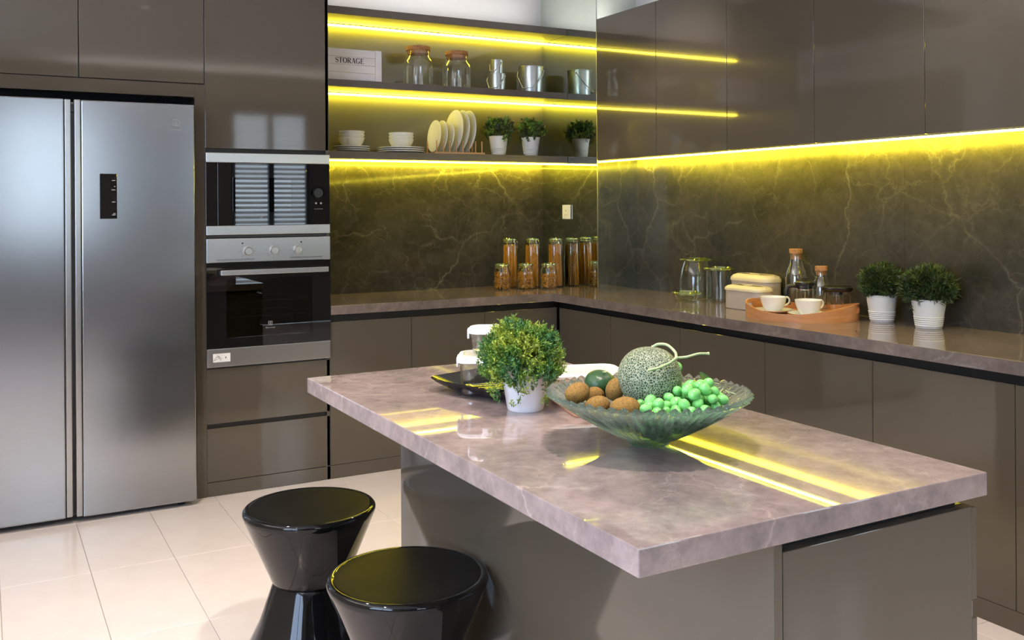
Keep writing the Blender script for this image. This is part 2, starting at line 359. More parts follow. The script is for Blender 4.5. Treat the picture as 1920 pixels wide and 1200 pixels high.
def loft(name, loops, mat, parent=None, loc=(0, 0, 0), cap0=True, cap1=True, ang=35, rot=None):
    bm = bmesh.new(); R = [[bm.verts.new(p) for p in L] for L in loops]; n = len(R[0])
    for A, B in zip(R, R[1:]):
        for k in range(n): bm.faces.new((A[k], A[(k + 1) % n], B[(k + 1) % n], B[k]))
    if cap0: bm.faces.new(R[0][::-1])
    if cap1: bm.faces.new(R[-1])
    return link(name, frombm(name, bm, ang), mat, parent, loc, rot)
def copy_tree(o, parent=None):
    c = o.copy(); col.objects.link(c)
    if parent is not None: c.parent = parent
    for ch in list(o.children): copy_tree(ch, c)
    return c
def again(src, loc, rz=None, label=None, group=None, scale=None):
    c = copy_tree(src); c.location = loc
    if rz is not None: c.rotation_euler = (0, 0, rz)
    if label: c['label'] = label
    if group: c['group'] = group
    if scale: c.scale = scale
    return c
def text_me(s, size, ext=0.0003, align='CENTER'):
    cu = bpy.data.curves.new('lettering', 'FONT'); cu.body = s; cu.size = size; cu.extrude = ext; cu.align_x = align; cu.resolution_u = 2
    to = bpy.data.objects.new('lettering', cu); col.objects.link(to)
    bpy.context.view_layer.update()
    me = bpy.data.meshes.new_from_object(to.evaluated_get(bpy.context.evaluated_depsgraph_get()))
    bpy.data.objects.remove(to); bpy.data.curves.remove(cu); return me
ROT_FRONT = (PI / 2, 0, 0)      # text and flat marks facing -y

# ------------------------------------------------------------------ key dimensions (metres)
XC, XR, DW = 1.593, 1.875, 0.586
YC = -0.0274
ZCT, ZCB = 0.8653, 0.8199
XF, YF, XB = 1.2957, -0.0201, 1.3328
S1B, S1T, S2B, S2T, S3B, S3T = 2.3871, 2.429, 2.0013, 2.0388, 1.6149, 1.656
YS = 0.2896
CEIL = 2.9
XL, XE, YE = -3.1, 6.2, -6.5     # left wall, far right wall, window wall

# ------------------------------------------------------------------ setting: floor
TX, TY = 0.2995, 0.637
fl = thing('floor', (0, 0, 0), 'cream glossy rectangular floor tiles with thin grey joints', 'floor', kind='structure')
box('grout_bed', (XL, XE, YE, 0.62, -0.03, -0.0035), 'grout', fl)
bm = bmesh.new(); bx(bm, 0.0009, TX - 0.0009, 0.0009, TY - 0.0009, -0.012, 0.0, 0.0012, 1)
tile_me = frombm('tile', bm); tile_me.materials.append(M['tile'])
i0, i1, j0, j1 = -2, 10, -6, 1
for i in range(i0, i1):
    for j in range(j0, j1):
        o = bpy.data.objects.new('tile', tile_me); col.objects.link(o); o.parent = fl
        o.location = (-1.4645 + i * TX, -0.733 + j * TY, 0)
bs = []
for i in range(-6, 26):
    for j in range(-10, 3):
        if i0 <= i < i1 and j0 <= j < j1: continue
        x = -1.4645 + i * TX; y = -0.733 + j * TY
        if x < XL - .01 or x + TX > XE + .1 or y < YE - .1 or y > 0.3: continue
        bs.append((x + .0009, x + TX - .0009, y + .0009, min(y + TY - .0009, 0.62), -0.012, 0.0))
o = boxes('outer_tiles', bs, 'tile', fl); o['kind'] = 'stuff'
tag(box('ceiling', (XL - .1, XE + .1, YE - .1, 0.75, CEIL, CEIL + 0.08), 'ceiling'), kind='structure')

# ------------------------------------------------------------------ walls
wb = thing('wall_back', (0, 0.6, 0), 'white back wall above the open shelves', 'wall', kind='structure')
box('plaster', (XL - .1, XR + .1, 0.60, 0.70, 0, CEIL), 'white_wall', wb)
box('splashback_slab', (0.0, XC, DW, 0.60, ZCT, S3B + 0.0265), 'splash', wb)['label'] = 'dark veined marble slab behind the glass jars'
box('back_panel', (0.0, XC, DW, 0.60, S3T + .001, S2B - .001), 'back_gloss', wb)['label'] = 'glossy taupe panel behind the plates and bowls'
box('back_panel', (0.0, XC, DW, 0.60, S2T + .001, S1B - .001), 'back_gloss', wb)['label'] = 'glossy taupe panel behind the jars and tins'
wr = thing('wall_right', (XR, -2.0, 0), 'white right wall behind the wall cabinets', 'wall', kind='structure')
box('plaster', (XR + 0.014, XR + 0.11, -4.1, 0.60, 0, CEIL), 'white_wall', wr)
box('splashback_slab', (XR, XR + 0.014, -1.9005, YC, ZCT, 1.6595), 'splash_right', wr)['label'] = 'dark marble slab behind the tea tray'
box('splashback_slab', (XR, XR + 0.014, -4.1, -1.9015, ZCT, 1.6595), 'splash_right', wr)['label'] = 'dark marble slab behind the two grassy plants'
box('upper_plaster', (XR, XR + 0.014, -4.1, YC, 2.43, CEIL), 'white_wall', wr)
ml = thing('trim_1', (XC, YC, ZCT), 'tinted mirror clad pillar in the corner between shelves and wall cabinets', 'pillar', kind='structure')
box('pillar_core', (XC + .006, XR + .014, YC + .006, 0.6, ZCT, CEIL), 'white_wall', ml)
box('mirror_panel', (XC, XC + .0055, YC, 0.5995, ZCT, CEIL), 'mirror', ml)
box('mirror_panel', (XC + .006, XR, YC, YC + .0055, ZCT, CEIL), 'mirror', ml)
box('mirror_edge_trim', (XC - .0012, XC + .003, YC - .0012, YC + .003, ZCT, CEIL), 'profile', ml)
# left wall with a glazed opening
WY0, WY1, WZ0, WZ1 = -5.1, -3.1, 0.8, 2.3
wl = thing('wall_left', (XL, -3, 0), 'white left wall with one window', 'wall', kind='structure')
boxes('plaster', [(XL - .1, XL, YE, WY0, 0, CEIL), (XL - .1, XL, WY1, 0.6, 0, CEIL), (XL - .1, XL, WY0, WY1, 0, WZ0), (XL - .1, XL, WY0, WY1, WZ1, CEIL)], 'white_wall', wl)
wn = thing('window_1', (XL, -4.1, WZ0), 'side window lighting the kitchen from the left', 'window', kind='structure')
boxes('window_frame', [(XL - .06, XL + .01, WY0, WY0 + .05, WZ0, WZ1), (XL - .06, XL + .01, WY1 - .05, WY1, WZ0, WZ1), (XL - .06, XL + .01, WY0, WY1, WZ0, WZ0 + .05),
                       (XL - .06, XL + .01, WY0, WY1, WZ1 - .05, WZ1), (XL - .05, XL, -4.125, -4.075, WZ0, WZ1)], 'white_plastic', wn, 0.003)
box('window_pane', (XL - .03, XL - .026, WY0 + .05, WY1 - .05, WZ0 + .05, WZ1 - .05), 'clear_glass', wn)
# walls of the wider room behind the camera
tag(box('wall_return', (XR + .11, XE + .1, -4.1, -4.0, 0, CEIL), 'rear_wall'), kind='structure')
tag(box('wall_far_right', (XE, XE + .1, YE, -4.1, 0, CEIL), 'rear_wall'), kind='structure')
wins = [(-1.42, -0.52), (0.98, 1.88), (2.66, 3.40), (4.9, 5.6)]
FZ0, FZ1 = 1.02, 2.48
wf = thing('wall_front', (0, YE, 0), 'white wall of shuttered windows behind the viewer', 'wall', kind='structure')
bs = []; px = XL - .1
for a, b in wins: bs.append((px, a, YE - .1, YE, 0, CEIL)); bs += [(a, b, YE - .1, YE, 0, FZ0), (a, b, YE - .1, YE, FZ1, CEIL)]; px = b
bs.append((px, XE + .1, YE - .1, YE, 0, CEIL)); boxes('plaster', bs, 'rear_wall', wf)
slat_me = None
for k, (a, b) in enumerate(wins):
    wn = thing('window_%d' % (k + 2), ((a + b) / 2, YE, FZ0), 'window with white louvred shutters', 'window', kind='structure')
    mid = (a + b) / 2; fw = 0.035
    boxes('window_frame', [(a, a + fw, YE - .05, YE + .02, FZ0, FZ1), (b - fw, b, YE - .05, YE + .02, FZ0, FZ1), (mid - .03, mid + .03, YE - .05, YE + .02, FZ0, FZ1),
                           (a, b, YE - .05, YE + .02, FZ0, FZ0 + fw), (a, b, YE - .05, YE + .02, FZ1 - fw, FZ1)], 'black_plastic' if k == 1 else 'lacquer_edge', wn)
    for (s0, s1) in ((a + fw, mid - .03), (mid + .03, b - fw)):
        me = bpy.data.meshes.new('slat'); bm = bmesh.new(); bx(bm, -(s1 - s0) / 2 + .002, (s1 - s0) / 2 - .002, -.028, .028, -.003, .003, .001, 1); me = frombm('slat', bm); me.materials.append(M['white_plastic'])
        z = FZ0 + 0.06
        while z < FZ1 - 0.05:
            o = bpy.data.objects.new('slat', me); col.objects.link(o); o.parent = wn
            o.location = ((s0 + s1) / 2 - wn.location.x, -0.015, z - FZ0); o.rotation_euler = (math.radians(-28), 0, 0); z += 0.056

# ------------------------------------------------------------------ tall units on the left
fh = thing('fridge_housing', (-1.13, 0.3, 0), 'tall taupe frame of panels around the fridge', 'cabinet')
box('side_panel', (-0.644, -0.600, 0.0, 0.598, 0, 1.9335), 'lacquer', fh, .0008)
box('side_panel', (-1.735, -1.690, 0.0, 0.598, 0, 1.9335), 'lacquer', fh, .0008)
box('top_panel', (-1.690, -0.644, 0.0, 0.598, 1.873, 1.9335), 'lacquer', fh, .0008)
box('back_board', (-1.690, -0.644, 0.57, 0.598, 0, 1.873), 'black_gap', fh)
oc = thing('overhead_cabinet', (-1.13, 0.3, 1.9335), 'taupe cabinet with flush doors above the fridge', 'cabinet')
box('carcass', (-1.735, -0.6005, 0.022, 0.598, 1.936, 2.78), 'black_gap', oc)
box('door', (-1.732, -1.1395, 0, 0.0195, 1.9375, 2.78), 'lacquer', oc, .0012)
box('door', (-1.1355, -0.602, 0, 0.0195, 1.9375, 2.78), 'lacquer', oc, .0012)
tag(box('bulkhead', (-1.735, 0.0, 0.02, 0.598, 2.782, CEIL), 'white_wall'), kind='structure')
oh = thing('oven_housing', (-0.3, 0.3, 0), 'tall taupe housing cabinet holding the microwave and the oven', 'cabinet')
boxes('carcass', [(-0.600, -0.5975, 0.0, 0.585, 0.0, 2.78), (-0.016, 0.0, 0.0, 0.585, 0.0, 2.78), (-0.5975, -0.016, 0.57, 0.585, 0.0, 2.78),
                  (-0.5975, -0.016, 0.02, 0.57, 1.62, 2.78), (-0.5975, -0.016, 0.02, 0.57, 1.215, 1.225), (-0.5975, -0.016, 0.02, 0.57, 0.0, 0.605)], 'lacquer_edge', oh)
box('shadow_channel', (-0.5975, -0.0165, 0.012, 0.0198, 1.6175, 1.6365), 'black_gap', oh)
box('door', (-0.5965, -0.001, 0, 0.0195, 1.6375, 2.78), 'lacquer', oh, .0012)['label'] = 'glossy taupe door above the microwave'
box('drawer', (-0.5965, -0.001, 0, 0.0195, 0.3395, 0.598), 'lacquer', oh, .0012)['label'] = 'shallower drawer under the oven'
box('drawer', (-0.5965, -0.001, 0, 0.0195, 0.068, 0.318), 'lacquer', oh, .0012)['label'] = 'bottom drawer near the floor'
box('handle_channel', (-0.5965, -0.0165, 0.011, 0.0198, 0.318, 0.3395), 'black_gap', oh)
box('plinth', (-0.5965, -0.0005, 0, 0.0195, 0.002, 0.0655), 'lacquer', oh)

# ------------------------------------------------------------------ fridge
fr = thing('fridge', (-1.163, 0.2, 0), 'tall brushed steel side by side fridge with black touch display', 'fridge')
box('cabinet_body', (-1.662, -0.664, -0.035, 0.50, 0.035, 1.822), 'steel_side', fr, .004)
box('kick_grille', (-1.65, -0.70, -0.02, 0.02, 0.012, 0.034), 'black_plastic', fr)
for fx in (-1.63, -0.72):
    lathe('foot', [(0, 0), (.018, 0), (.018, .03), (0, .03)], 'black_plastic', fr, (fx - fr.location.x, -0.03 - .2, 0.0), 16)
    lathe('foot', [(0, 0), (.018, 0), (.018, .035), (0, .035)], 'black_plastic', fr, (fx - fr.location.x, 0.45 - .2, 0.0), 16)
dl = box('door', (-1.662, -1.204, -0.095, -0.038, 0.026, 1.830), 'steel', fr, .006, 3)
dr = box('door', (-1.138, -0.662, -0.095, -0.038, 0.022, 1.828), 'steel', fr, .006, 3)
for (nm, b) in (('handle_strip', (-1.2025, -1.1775, -0.097, -0.05, 0.030, 1.828)), ('handle_strip', (-1.1640, -1.1395, -0.099, -0.05, 0.028, 1.828))):
    o = box(nm, b, 'steel_light', fr, .004, 3)
box('handle_groove', (-1.1775, -1.1640, -0.062, -0.04, 0.03, 1.81), 'black_plastic', fr)
box('hinge_cover', (-1.180, -1.160, -0.085, -0.045, 1.775, 1.80), 'black_plastic', fr, .002)
dp = box('display', (-1.064, -0.994, -0.0965, -0.09, 1.311, 1.509), 'black_glass', fr, .002)
mk = []
for (z, w) in ((1.478, .014), (1.452, .005), (1.437, .016), (1.384, .014), (1.333, .010), (1.327, .014)): mk.append((-1.001 - w, -1.001, -0.0969, -0.0964, z, z + .0022))
tag(boxes('display_print', mk, 'print_light', fr), kind='stuff')
def emblem(name, parent, x, y, z, s, mat):
    bm = bmesh.new(); t = s * .09
    for a in ((-s / 2, s / 2, s / 2 - t, s / 2), (-s / 2, s / 2, -s / 2, -s / 2 + t), (-s / 2, -s / 2 + t, -s / 2, s / 2), (s / 2 - t, s / 2, -s / 2, s / 2)):
        bx(bm, a[0], a[1], -.0004, .0004, a[2], a[3])
    tube_bm(bm, [(s * .38 * math.cos(q) * .5 - .02 * s, 0, s * .34 * math.sin(q)) for q in np.linspace(PI / 2, 1.5 * PI, 10)], t * .5, 5)
    tube_bm(bm, [(0.30 * s, 0, .30 * s), (-.02 * s, 0, 0), (.30 * s, 0, -.30 * s)], t * .5, 5)
    bx(bm, .02 * s, .02 * s + t, -.0004, .0004, -s * .38, s * .38)
    return link(name, frombm(name, bm), mat, parent, (x - parent.location.x, y - parent.location.y, z - parent.location.z))
emblem('emblem', fr, -0.745, -0.0958, 1.742, 0.032, 'print_grey')
link('wordmark', text_me('Electrolux', 0.012), 'print_grey', fr, (-0.745 + 1.163, -0.0954 - .2, 1.708), ROT_FRONT)

# ------------------------------------------------------------------ microwave
mw = thing('microwave', (-0.3, 0.2, 1.228), 'built-in microwave with black glass door between steel strips', 'microwave')
X0, X1 = -0.5985, -0.0005
box('body', (-0.58, -0.03, 0.022, 0.45, 1.232, 1.612), 'black_plastic', mw)
box('trim_strip', (X0, X1, -0.018, 0.018, 1.570, 1.6165), 'steel_light', mw, .0025)['label'] = 'steel strip along the top'
box('trim_strip', (X0, X1, -0.018, 0.018, 1.228, 1.272), 'steel_light', mw, .0025)['label'] = 'steel strip along the bottom'
box('side_glass', (X0, -0.5455, -0.012, 0.018, 1.2725, 1.5695), 'black_glass', mw, .001)
d = box('door', (-0.5445, -0.1185, -0.014, 0.018, 1.2725, 1.5695), 'black_glass', mw, .001)
box('door_window', (-0.475, -0.195, -0.0155, -0.0138, 1.335, 1.50), 'dark_window', mw, .0005)
pn = box('control_panel', (-0.1175, X1, -0.013, 0.018, 1.2725, 1.5695), 'black_glass', mw, .001)
lathe('dial', [(0, 0.016), (.022, .016), (.025, .012), (.026, 0), (.034, 0), (.034, -.003), (0, -.003)], 'black_plastic', mw, (-0.062 + .3, -0.013 - .2, 1.427 - 1.228), 32, rot=(PI / 2, 0, 0))
tag(boxes('panel_print', [(-0.075, -0.066, -.0134, -.0129, 1.372, 1.381), (-0.050, -0.041, -.0134, -.0129, 1.372, 1.381), (-0.080, -0.036, -.0134, -.0129, 1.3475, 1.349)], 'print_grey', mw), kind='stuff')
emblem('emblem', mw, -0.34, -0.0148, 1.312, 0.014, 'print_grey')

# ------------------------------------------------------------------ oven
ov = thing('oven', (-0.3, 0.2, 0.608), 'built-in oven with steel control panel, three knobs and black glass door', 'oven')
cp = box('control_panel', (X0, X1, -0.018, 0.018, 1.098, 1.212), 'steel_light', ov, .0025)
boxes('body', [(-0.58, -0.565, .022, .5, .62, 1.20), (-0.045, -0.03, .022, .5, .62, 1.20), (-0.565, -0.045, .48, .5, .62, 1.20), (-.565, -.045, .022, .48, 1.06, 1.2), (-.565, -.045, .022, .48, .62, .70)], 'cavity', ov)
KN = (-0.409, -0.284, -0.167)
for kx in KN:
    lathe('knob', [(0, .028), (.017, .028), (.0195, .025), (.0205, .004), (.024, .003), (.024, 0), (0, 0)], 'steel_light', ov, (kx + .3, -0.0181 - .2, 1.150 - .608), 32, rot=(PI / 2, 0, 0))
mk = []
for kx in KN:
    for q in range(8):
        a = q * PI / 4; mk.append((kx + .034 * math.cos(a) - .0012, kx + .034 * math.cos(a) + .0012, -.0186, -.018, 1.150 + .034 * math.sin(a) - .0012, 1.150 + .034 * math.sin(a) + .0012))
mk += [(-0.436, -0.428, -.0186, -.018, 1.184, 1.191), (-0.152, -0.144, -.0186, -.018, 1.184, 1.191)]
mk += [(-0.5525, -0.375, -.0186, -.018, 1.112, 1.1135), (-0.5525, -0.375, -.0186, -.018, 1.1075, 1.109), (-0.205, -0.0405, -.0186, -.018, 1.114, 1.1155), (-0.205, -0.0405, -.0186, -.018, 1.1095, 1.111)]
tag(boxes('panel_print', mk, 'print_dark', ov), kind='stuff')
DX0, DX1, WX0, WX1, ZW0, ZW1 = X0, X1, -0.508, -0.094, 0.742, 1.018
boxes('door', [(DX0, WX0, -.016, .018, .6965, 1.095), (WX1, DX1, -.016, .018, .6965, 1.095), (WX0, WX1, -.016, .018, .6965, ZW0), (WX0, WX1, -.016, .018, ZW1, 1.095)], 'black_glass', ov)
box('door_window', (WX0, WX1, -.014, -.010, ZW0, ZW1), 'dark_window', ov)
bmr = bmesh.new()
for z in (.83, .905):
    tube_bm(bmr, [(-.505 + .3, .06 - .2, z - .608), (-.10 + .3, .06 - .2, z - .608)], .003, 6)
    tube_bm(bmr, [(-.505 + .3, .40 - .2, z - .608), (-.10 + .3, .40 - .2, z - .608)], .003, 6)
    for q in range(14): tube_bm(bmr, [(-.49 + .3 + q * .029, .06 - .2, z - .608), (-.49 + .3 + q * .029, .40 - .2, z - .608)], .0015, 5)
link('wire_rack', frombm('wire_rack', bmr, 60), 'chrome', ov)
hd = box('handle', (-0.542, -0.022, -0.060, -0.046, 1.040, 1.064), 'steel_light', ov, .003)
for hx in (-0.545, -0.028): box('handle_bracket', (hx, hx + .012, -0.047, -0.0155, 1.043, 1.061), 'black_plastic', ov, .002)
box('bottom_strip', (X0, X1, -0.018, 0.018, 0.608, 0.6945), 'steel_light', ov, .0025)
st = box('sticker', (-0.572, -0.492, -0.0187, -0.018, 0.632, 0.672), 'white_plastic', ov)
bm = bmesh.new()
for seg_ in ([(-.035, 0, -.012), (-.018, 0, .012), (-.004, 0, -.012)], [(-.035, 0, -.012), (-.012, 0, -.002), (0.0, 0, -.014)], [(-.026, 0, .001), (-.008, 0, .006)], [(-.018, 0, .012), (-.010, 0, .003), (.002, 0, -.006)]):
    tube_bm(bm, seg_, .0007, 4)
bx(bm, .018, .022, -.0005, .0005, -.004, .004)
link('sticker_drawing', frombm('sticker_drawing', bm), 'print_dark', ov, (-0.532 + .3 - .001, -0.0189 - .2, 0.652 - .608))
emblem('emblem', ov, -0.301, -0.0164, 0.800, 0.020, 'print_grey')
link('wordmark', text_me('Electrolux', 0.011), 'print_grey', ov, (-0.301 + .3, -0.0164 - .2, .776 - .608), ROT_FRONT)

# ------------------------------------------------------------------ base cabinets
lb = [0.0005, 0.4404, 0.8703, XB - .002]
names = ['base cabinet beside the oven housing', 'middle base cabinet on the back wall run', 'base cabinet just left of the inner corner']
for k in range(3):
    c = thing('base_cabinet', ((lb[k] + lb[k + 1]) / 2, 0.3, 0), 'glossy taupe ' + names[k], 'cabinet', 'base cabinets under the L-shaped worktop')
    xe = lb[k + 1] + (0.002 if k < 2 else XR - XB)
    box('carcass', (lb[k], lb[k + 1] - .0006, 0.030, 0.598, 0.0675, ZCB - .001), 'black_gap', c)
    box('door', (lb[k] + .0012, lb[k + 1] - .0012, 0, 0.019, 0.068, 0.7822), 'lacquer', c, .0012)
tag(box('baseboard_back', (0.0, XB, 0, 0.019, 0.0, 0.0665), 'lacquer'), kind='structure')
rb = [-0.022, -0.5261, -1.0886, -1.6396, -2.1905, -2.7422, -3.293, -3.845]
rn = ['right-wall base cabinet touching the inner corner', 'second right-wall base cabinet from the inner corner', 'third right-wall base cabinet, behind the melon', 'fourth right-wall base cabinet, behind the bowl rim',
      'right-wall base cabinet just above the island end corner', 'wide right-wall base cabinet at the right edge of view', 'last right-wall base cabinet past the edge of view']
for k in range(7):
    c = thing('base_cabinet', (1.6, (rb[k] + rb[k + 1]) / 2, 0), 'glossy taupe ' + rn[k], 'cabinet', 'base cabinets under the L-shaped worktop')
    box('carcass', (XB + .030, XR + .012, rb[k + 1] + .0006, rb[k] if k else 0.028, 0.0675, ZCB - .001), 'black_gap', c)
    box('door', (XB, XB + .019, rb[k + 1] + .0012, rb[k] - .0012, 0.068, 0.7822), 'lacquer', c, .0012)
tag(box('baseboard_right', (XB, XB + .019, rb[-1], -.001, 0.0, 0.0665), 'lacquer'), kind='structure')
tag(box('end_panel', (XB, XR + .012, rb[-1] - .02, rb[-1] - .001, 0, ZCB - .001), 'lacquer'), 'taupe end panel closing the right base run', 'panel')
# L-shaped worktop
bm = bmesh.new(); ring = [(0.0008, YF), (XF, YF), (XF, rb[-1] - .02), (XR + .013, rb[-1] - .02), (XR + .013, YC + .03), (XR + .013, 0.599), (0.0008, 0.599)]
lo = [bm.verts.new((x - 1.0, y, 0)) for x, y in ring]; hi = [bm.verts.new((x - 1.0, y, ZCT - ZCB)) for x, y in ring]
bm.faces.new(lo[::-1]); bm.faces.new(hi)
for k in range(7): bm.faces.new((lo[k], lo[(k + 1) % 7], hi[(k + 1) % 7], hi[k]))
bmesh.ops.bevel(bm, geom=[e for e in bm.edges], offset=.0018, segments=2, affect='EDGES', profile=.5)
tag(link('worktop', frombm('worktop', bm), 'worktop_dark', None, (1.0, 0, ZCB)), 'L-shaped polished brown stone worktop running along both walls', 'worktop')

# ------------------------------------------------------------------ wall cabinets + led strip
cj = [YC - .001, -0.5799, -1.1264, -1.6723, -2.2187, -2.765, -3.311, -3.857]
cn = ['first wall cabinet, reflecting both lit shelves', 'second wall cabinet from the mirrored pillar', 'third wall cabinet, above the glass jars', 'fourth wall cabinet, above the tea tray',
      'fifth wall cabinet, at the upper right edge of view', 'sixth wall cabinet past the edge of view', 'last wall cabinet past the edge of view']
for k in range(7):
    c = thing('wall_cabinet', (1.75, (cj[k] + cj[k + 1]) / 2, 1.6182), 'glossy taupe ' + cn[k], 'cabinet', 'wall cabinets on the right wall')
    box('carcass', (XC + .021, XR - .0005, cj[k + 1] + .0005, cj[k] - .0005, 1.6600, 2.4316), 'lacquer_edge', c)
    box('door', (XC, XC + .019, cj[k + 1] + .0013, cj[k] - .0013, 1.6182, 2.4316), 'lacquer', c, .0012)
ls = thing('led_strip', (XC + .15, -2.0, 1.612), 'glowing yellow LED strip under the right wall cabinets', 'light strip')
box('profile', (XC + .024, XC + .038, cj[-1], YC - .008, 1.6130, 1.6595), 'profile', ls)
box('diffuser', (XC + .026, XC + .036, cj[-1], YC - .008, 1.606, 1.6128), 'led_front', ls)
box('profile', (XR - .056, XR - .052, cj[-1], YC - .008, 1.6320, 1.6595), 'profile', ls)
box('profile', (XR - .0518, XR - .044, cj[-1], YC - .008, 1.6320, 1.6340), 'profile', ls)
box('diffuser', (XR - .0518, XR - .046, cj[-1], YC - .008, 1.6345, 1.6594), 'led_low', ls)

# ------------------------------------------------------------------ open shelves
for k, (zb, zt, lab) in enumerate(((S1B, S1T, 'top open shelf, empty, with a glowing strip beneath'), (S2B, S2T, 'middle open shelf carrying the storage crate, jars and buckets'),
                                   (S3B, S3T, 'lowest open shelf carrying bowls, plates and two plants'))):
    s = thing('wall_shelf', (0.8, 0.45, zb), lab, 'shelf', 'lit shelves on the back wall')
    if k < 2: box('board', (0.0008, XC - .0015, YS, DW, zb, zt), 'shelf', s, .0012)
    else: boxes('board', [(0.0008, XC - .0015, YS, DW, zb + .027, zt), (0.0008, XC - .0015, YS, YS + .018, zb, zb + .0268)], 'shelf', s, .0006)
    if k < 2:
        box('led_profile', (0.002, XC - .003, DW - .034, DW - .014, zb - .004, zb - .0002), 'profile', s)
        box('led_diffuser', (0.002, XC - .003, DW - .029, DW - .019, zb - .013, zb - .0042), 'led', s)
    else:
        box('led_profile', (0.002, XC - .003, YS + .020, YS + .034, zb - .004, zb + .0268), 'profile', s)
        box('led_diffuser', (0.002, XC - .003, YS + .022, YS + .032, zb - .011, zb - .0042), 'led_front', s)
        box('led_profile', (0.002, XC - .003, DW - .056, DW - .052, zb + .004, zb + .0268), 'profile', s)
        box('led_profile', (0.002, XC - .003, DW - .0518, DW - .044, zb + .004, zb + .006), 'profile', s)
        box('led_diffuser', (0.002, XC - .003, DW - .0518, DW - .046, zb + .0065, zb + .0265), 'led_low', s)

# ------------------------------------------------------------------ socket
so = thing('wall_socket', (XC, 0.297, 1.276), 'white square power socket mounted on the mirrored pillar', 'socket')
box('plate', (XC - .011, XC - .0012, 0.254, 0.340, 1.276, 1.362), 'white_plastic', so, .003)
box('rocker', (XC - .014, XC - .010, 0.268, 0.279, 1.330, 1.346), 'white_plastic', so, .001)
tag(boxes('pin_hole', [(XC - .0116, XC - .0108, .296, .300, 1.322, 1.333), (XC - .0116, XC - .0108, .284, .290, 1.300, 1.303), (XC - .0116, XC - .0108, .306, .312, 1.300, 1.303)], 'print_dark', so), kind='stuff')
# ------------------------------------------------------------------ ceiling downlights
proto = None
for k, (lx, ly, lp) in enumerate(DOWNLIGHTS):
    if proto is None:
        proto = thing('downlight', (lx, ly, CEIL - .001), 'recessed round ceiling downlight above the island', 'ceiling light', 'ceiling downlights')
        lathe('ring', [(.045, -.002), (.062, -.002), (.060, -.008), (.046, -.010), (.043, -.004)], 'white_plastic', proto, seg=32, closed=True)
        lathe('lens', [(0, -.005), (.042, -.005), (.042, -.002), (0, -.002)], 'lamp', proto, seg=24)
    else: again(proto, (lx, ly, CEIL - .001), label='recessed round ceiling downlight ' + ['', 'in front of the fridge', 'above the inner worktop corner', 'between the island and right cabinets', 'near the side window', 'near the fridge-side shuttered window', 'near the middle shuttered windows', 'in the far right of the room'][k])

# ------------------------------------------------------------------ kitchen island
IX0, IX1, IY0, IY1, IZT, IZB = -0.6725, 0.137, -3.471, -1.834, 0.850, 0.806
tag(box('island_worktop', (IX0, IX1, IY0, IY1, IZB, IZT), 'worktop', None, .0022, 2), 'thick polished pinkish stone slab overhanging the island', 'worktop')
isl = thing('kitchen_island', (-0.13, -2.65, 0), 'glossy taupe island base with drawers on its far right side', 'kitchen island')
BX0, BX1, BY0, BY1 = -0.3865, 0.118, -3.452, -1.86
box('carcass', (BX0 + .020, BX1, BY0 + .021, BY1, 0.0, 0.783), 'lacquer_edge', isl)
box('side_panel', (BX0, BX0 + .019, BY0, BY1, 0.0, 0.8055), 'lacquer', isl, .001)
box('end_panel', (BX0 + .0205, BX1, BY0, BY0 + .019, 0.0, 0.7835), 'lacquer', isl, .0015)
box('top_channel', (BX0 + .0205, BX1 - .02, BY0 + .022, BY1, 0.7835, 0.8055), 'black_gap', isl)
box('top_rail', (BX0 + .0205, BX1 + .016, BY0 + .035, BY1, 0.7985, 0.8052), 'black_glass', isl)
for z0, z1 in ((0.605, 0.779), (0.335, 0.570), (0.068, 0.300)):
    for y0, y1 in ((BY0 + .003, -2.657), (-2.653, BY1)):
        box('drawer', (BX1 + .0005, BX1 + .018, y0, y1, z0, z1), 'lacquer', isl, .001)
boxes('handle_channel', [(BX1 + .0003, BX1 + .004, BY0 + .003, BY1, .572, .603), (BX1 + .0003, BX1 + .004, BY0 + .003, BY1, .302, .333)], 'steel_light', isl)

# ------------------------------------------------------------------ stools
t = thing('bar_stool', (-0.646, -1.766, 0), 'black gloss hourglass stool farther from the viewer, nearer the oven', 'stool', 'black hourglass stools')
R0, H = 0.199, 0.45
lathe('base', [(0, 0), (R0 - .008, 0), (R0, .006), (R0, .014), (.150, .112), (.113, .218), (.108, .226), (0, .226)], 'black_gloss', t, seg=96, ang=30)
lathe('seat', [(0, .2262), (.108, .2262), (.112, .229), (.116, .236), (.158, .335), (R0 - .004, .424), (R0, .436), (R0 - .001, .443), (R0 - .006, .449), (R0 - .013, .4505), (R0 - .018, .4488), (.13, .4445), (0, .4440)], 'black_gloss', t, seg=96, ang=60)
lathe('seat_top', [(R0 - .0185, .4489), (R0 - .024, .4492), (.14, .4470), (.08, .4455), (0, .4450 + .0), (0, .4489)][:5], 'black_satin', t, seg=96, ang=60)
again(t, (-0.598, -2.418, 0), 0.7, 'black gloss hourglass stool nearest the viewer, in front of the island')

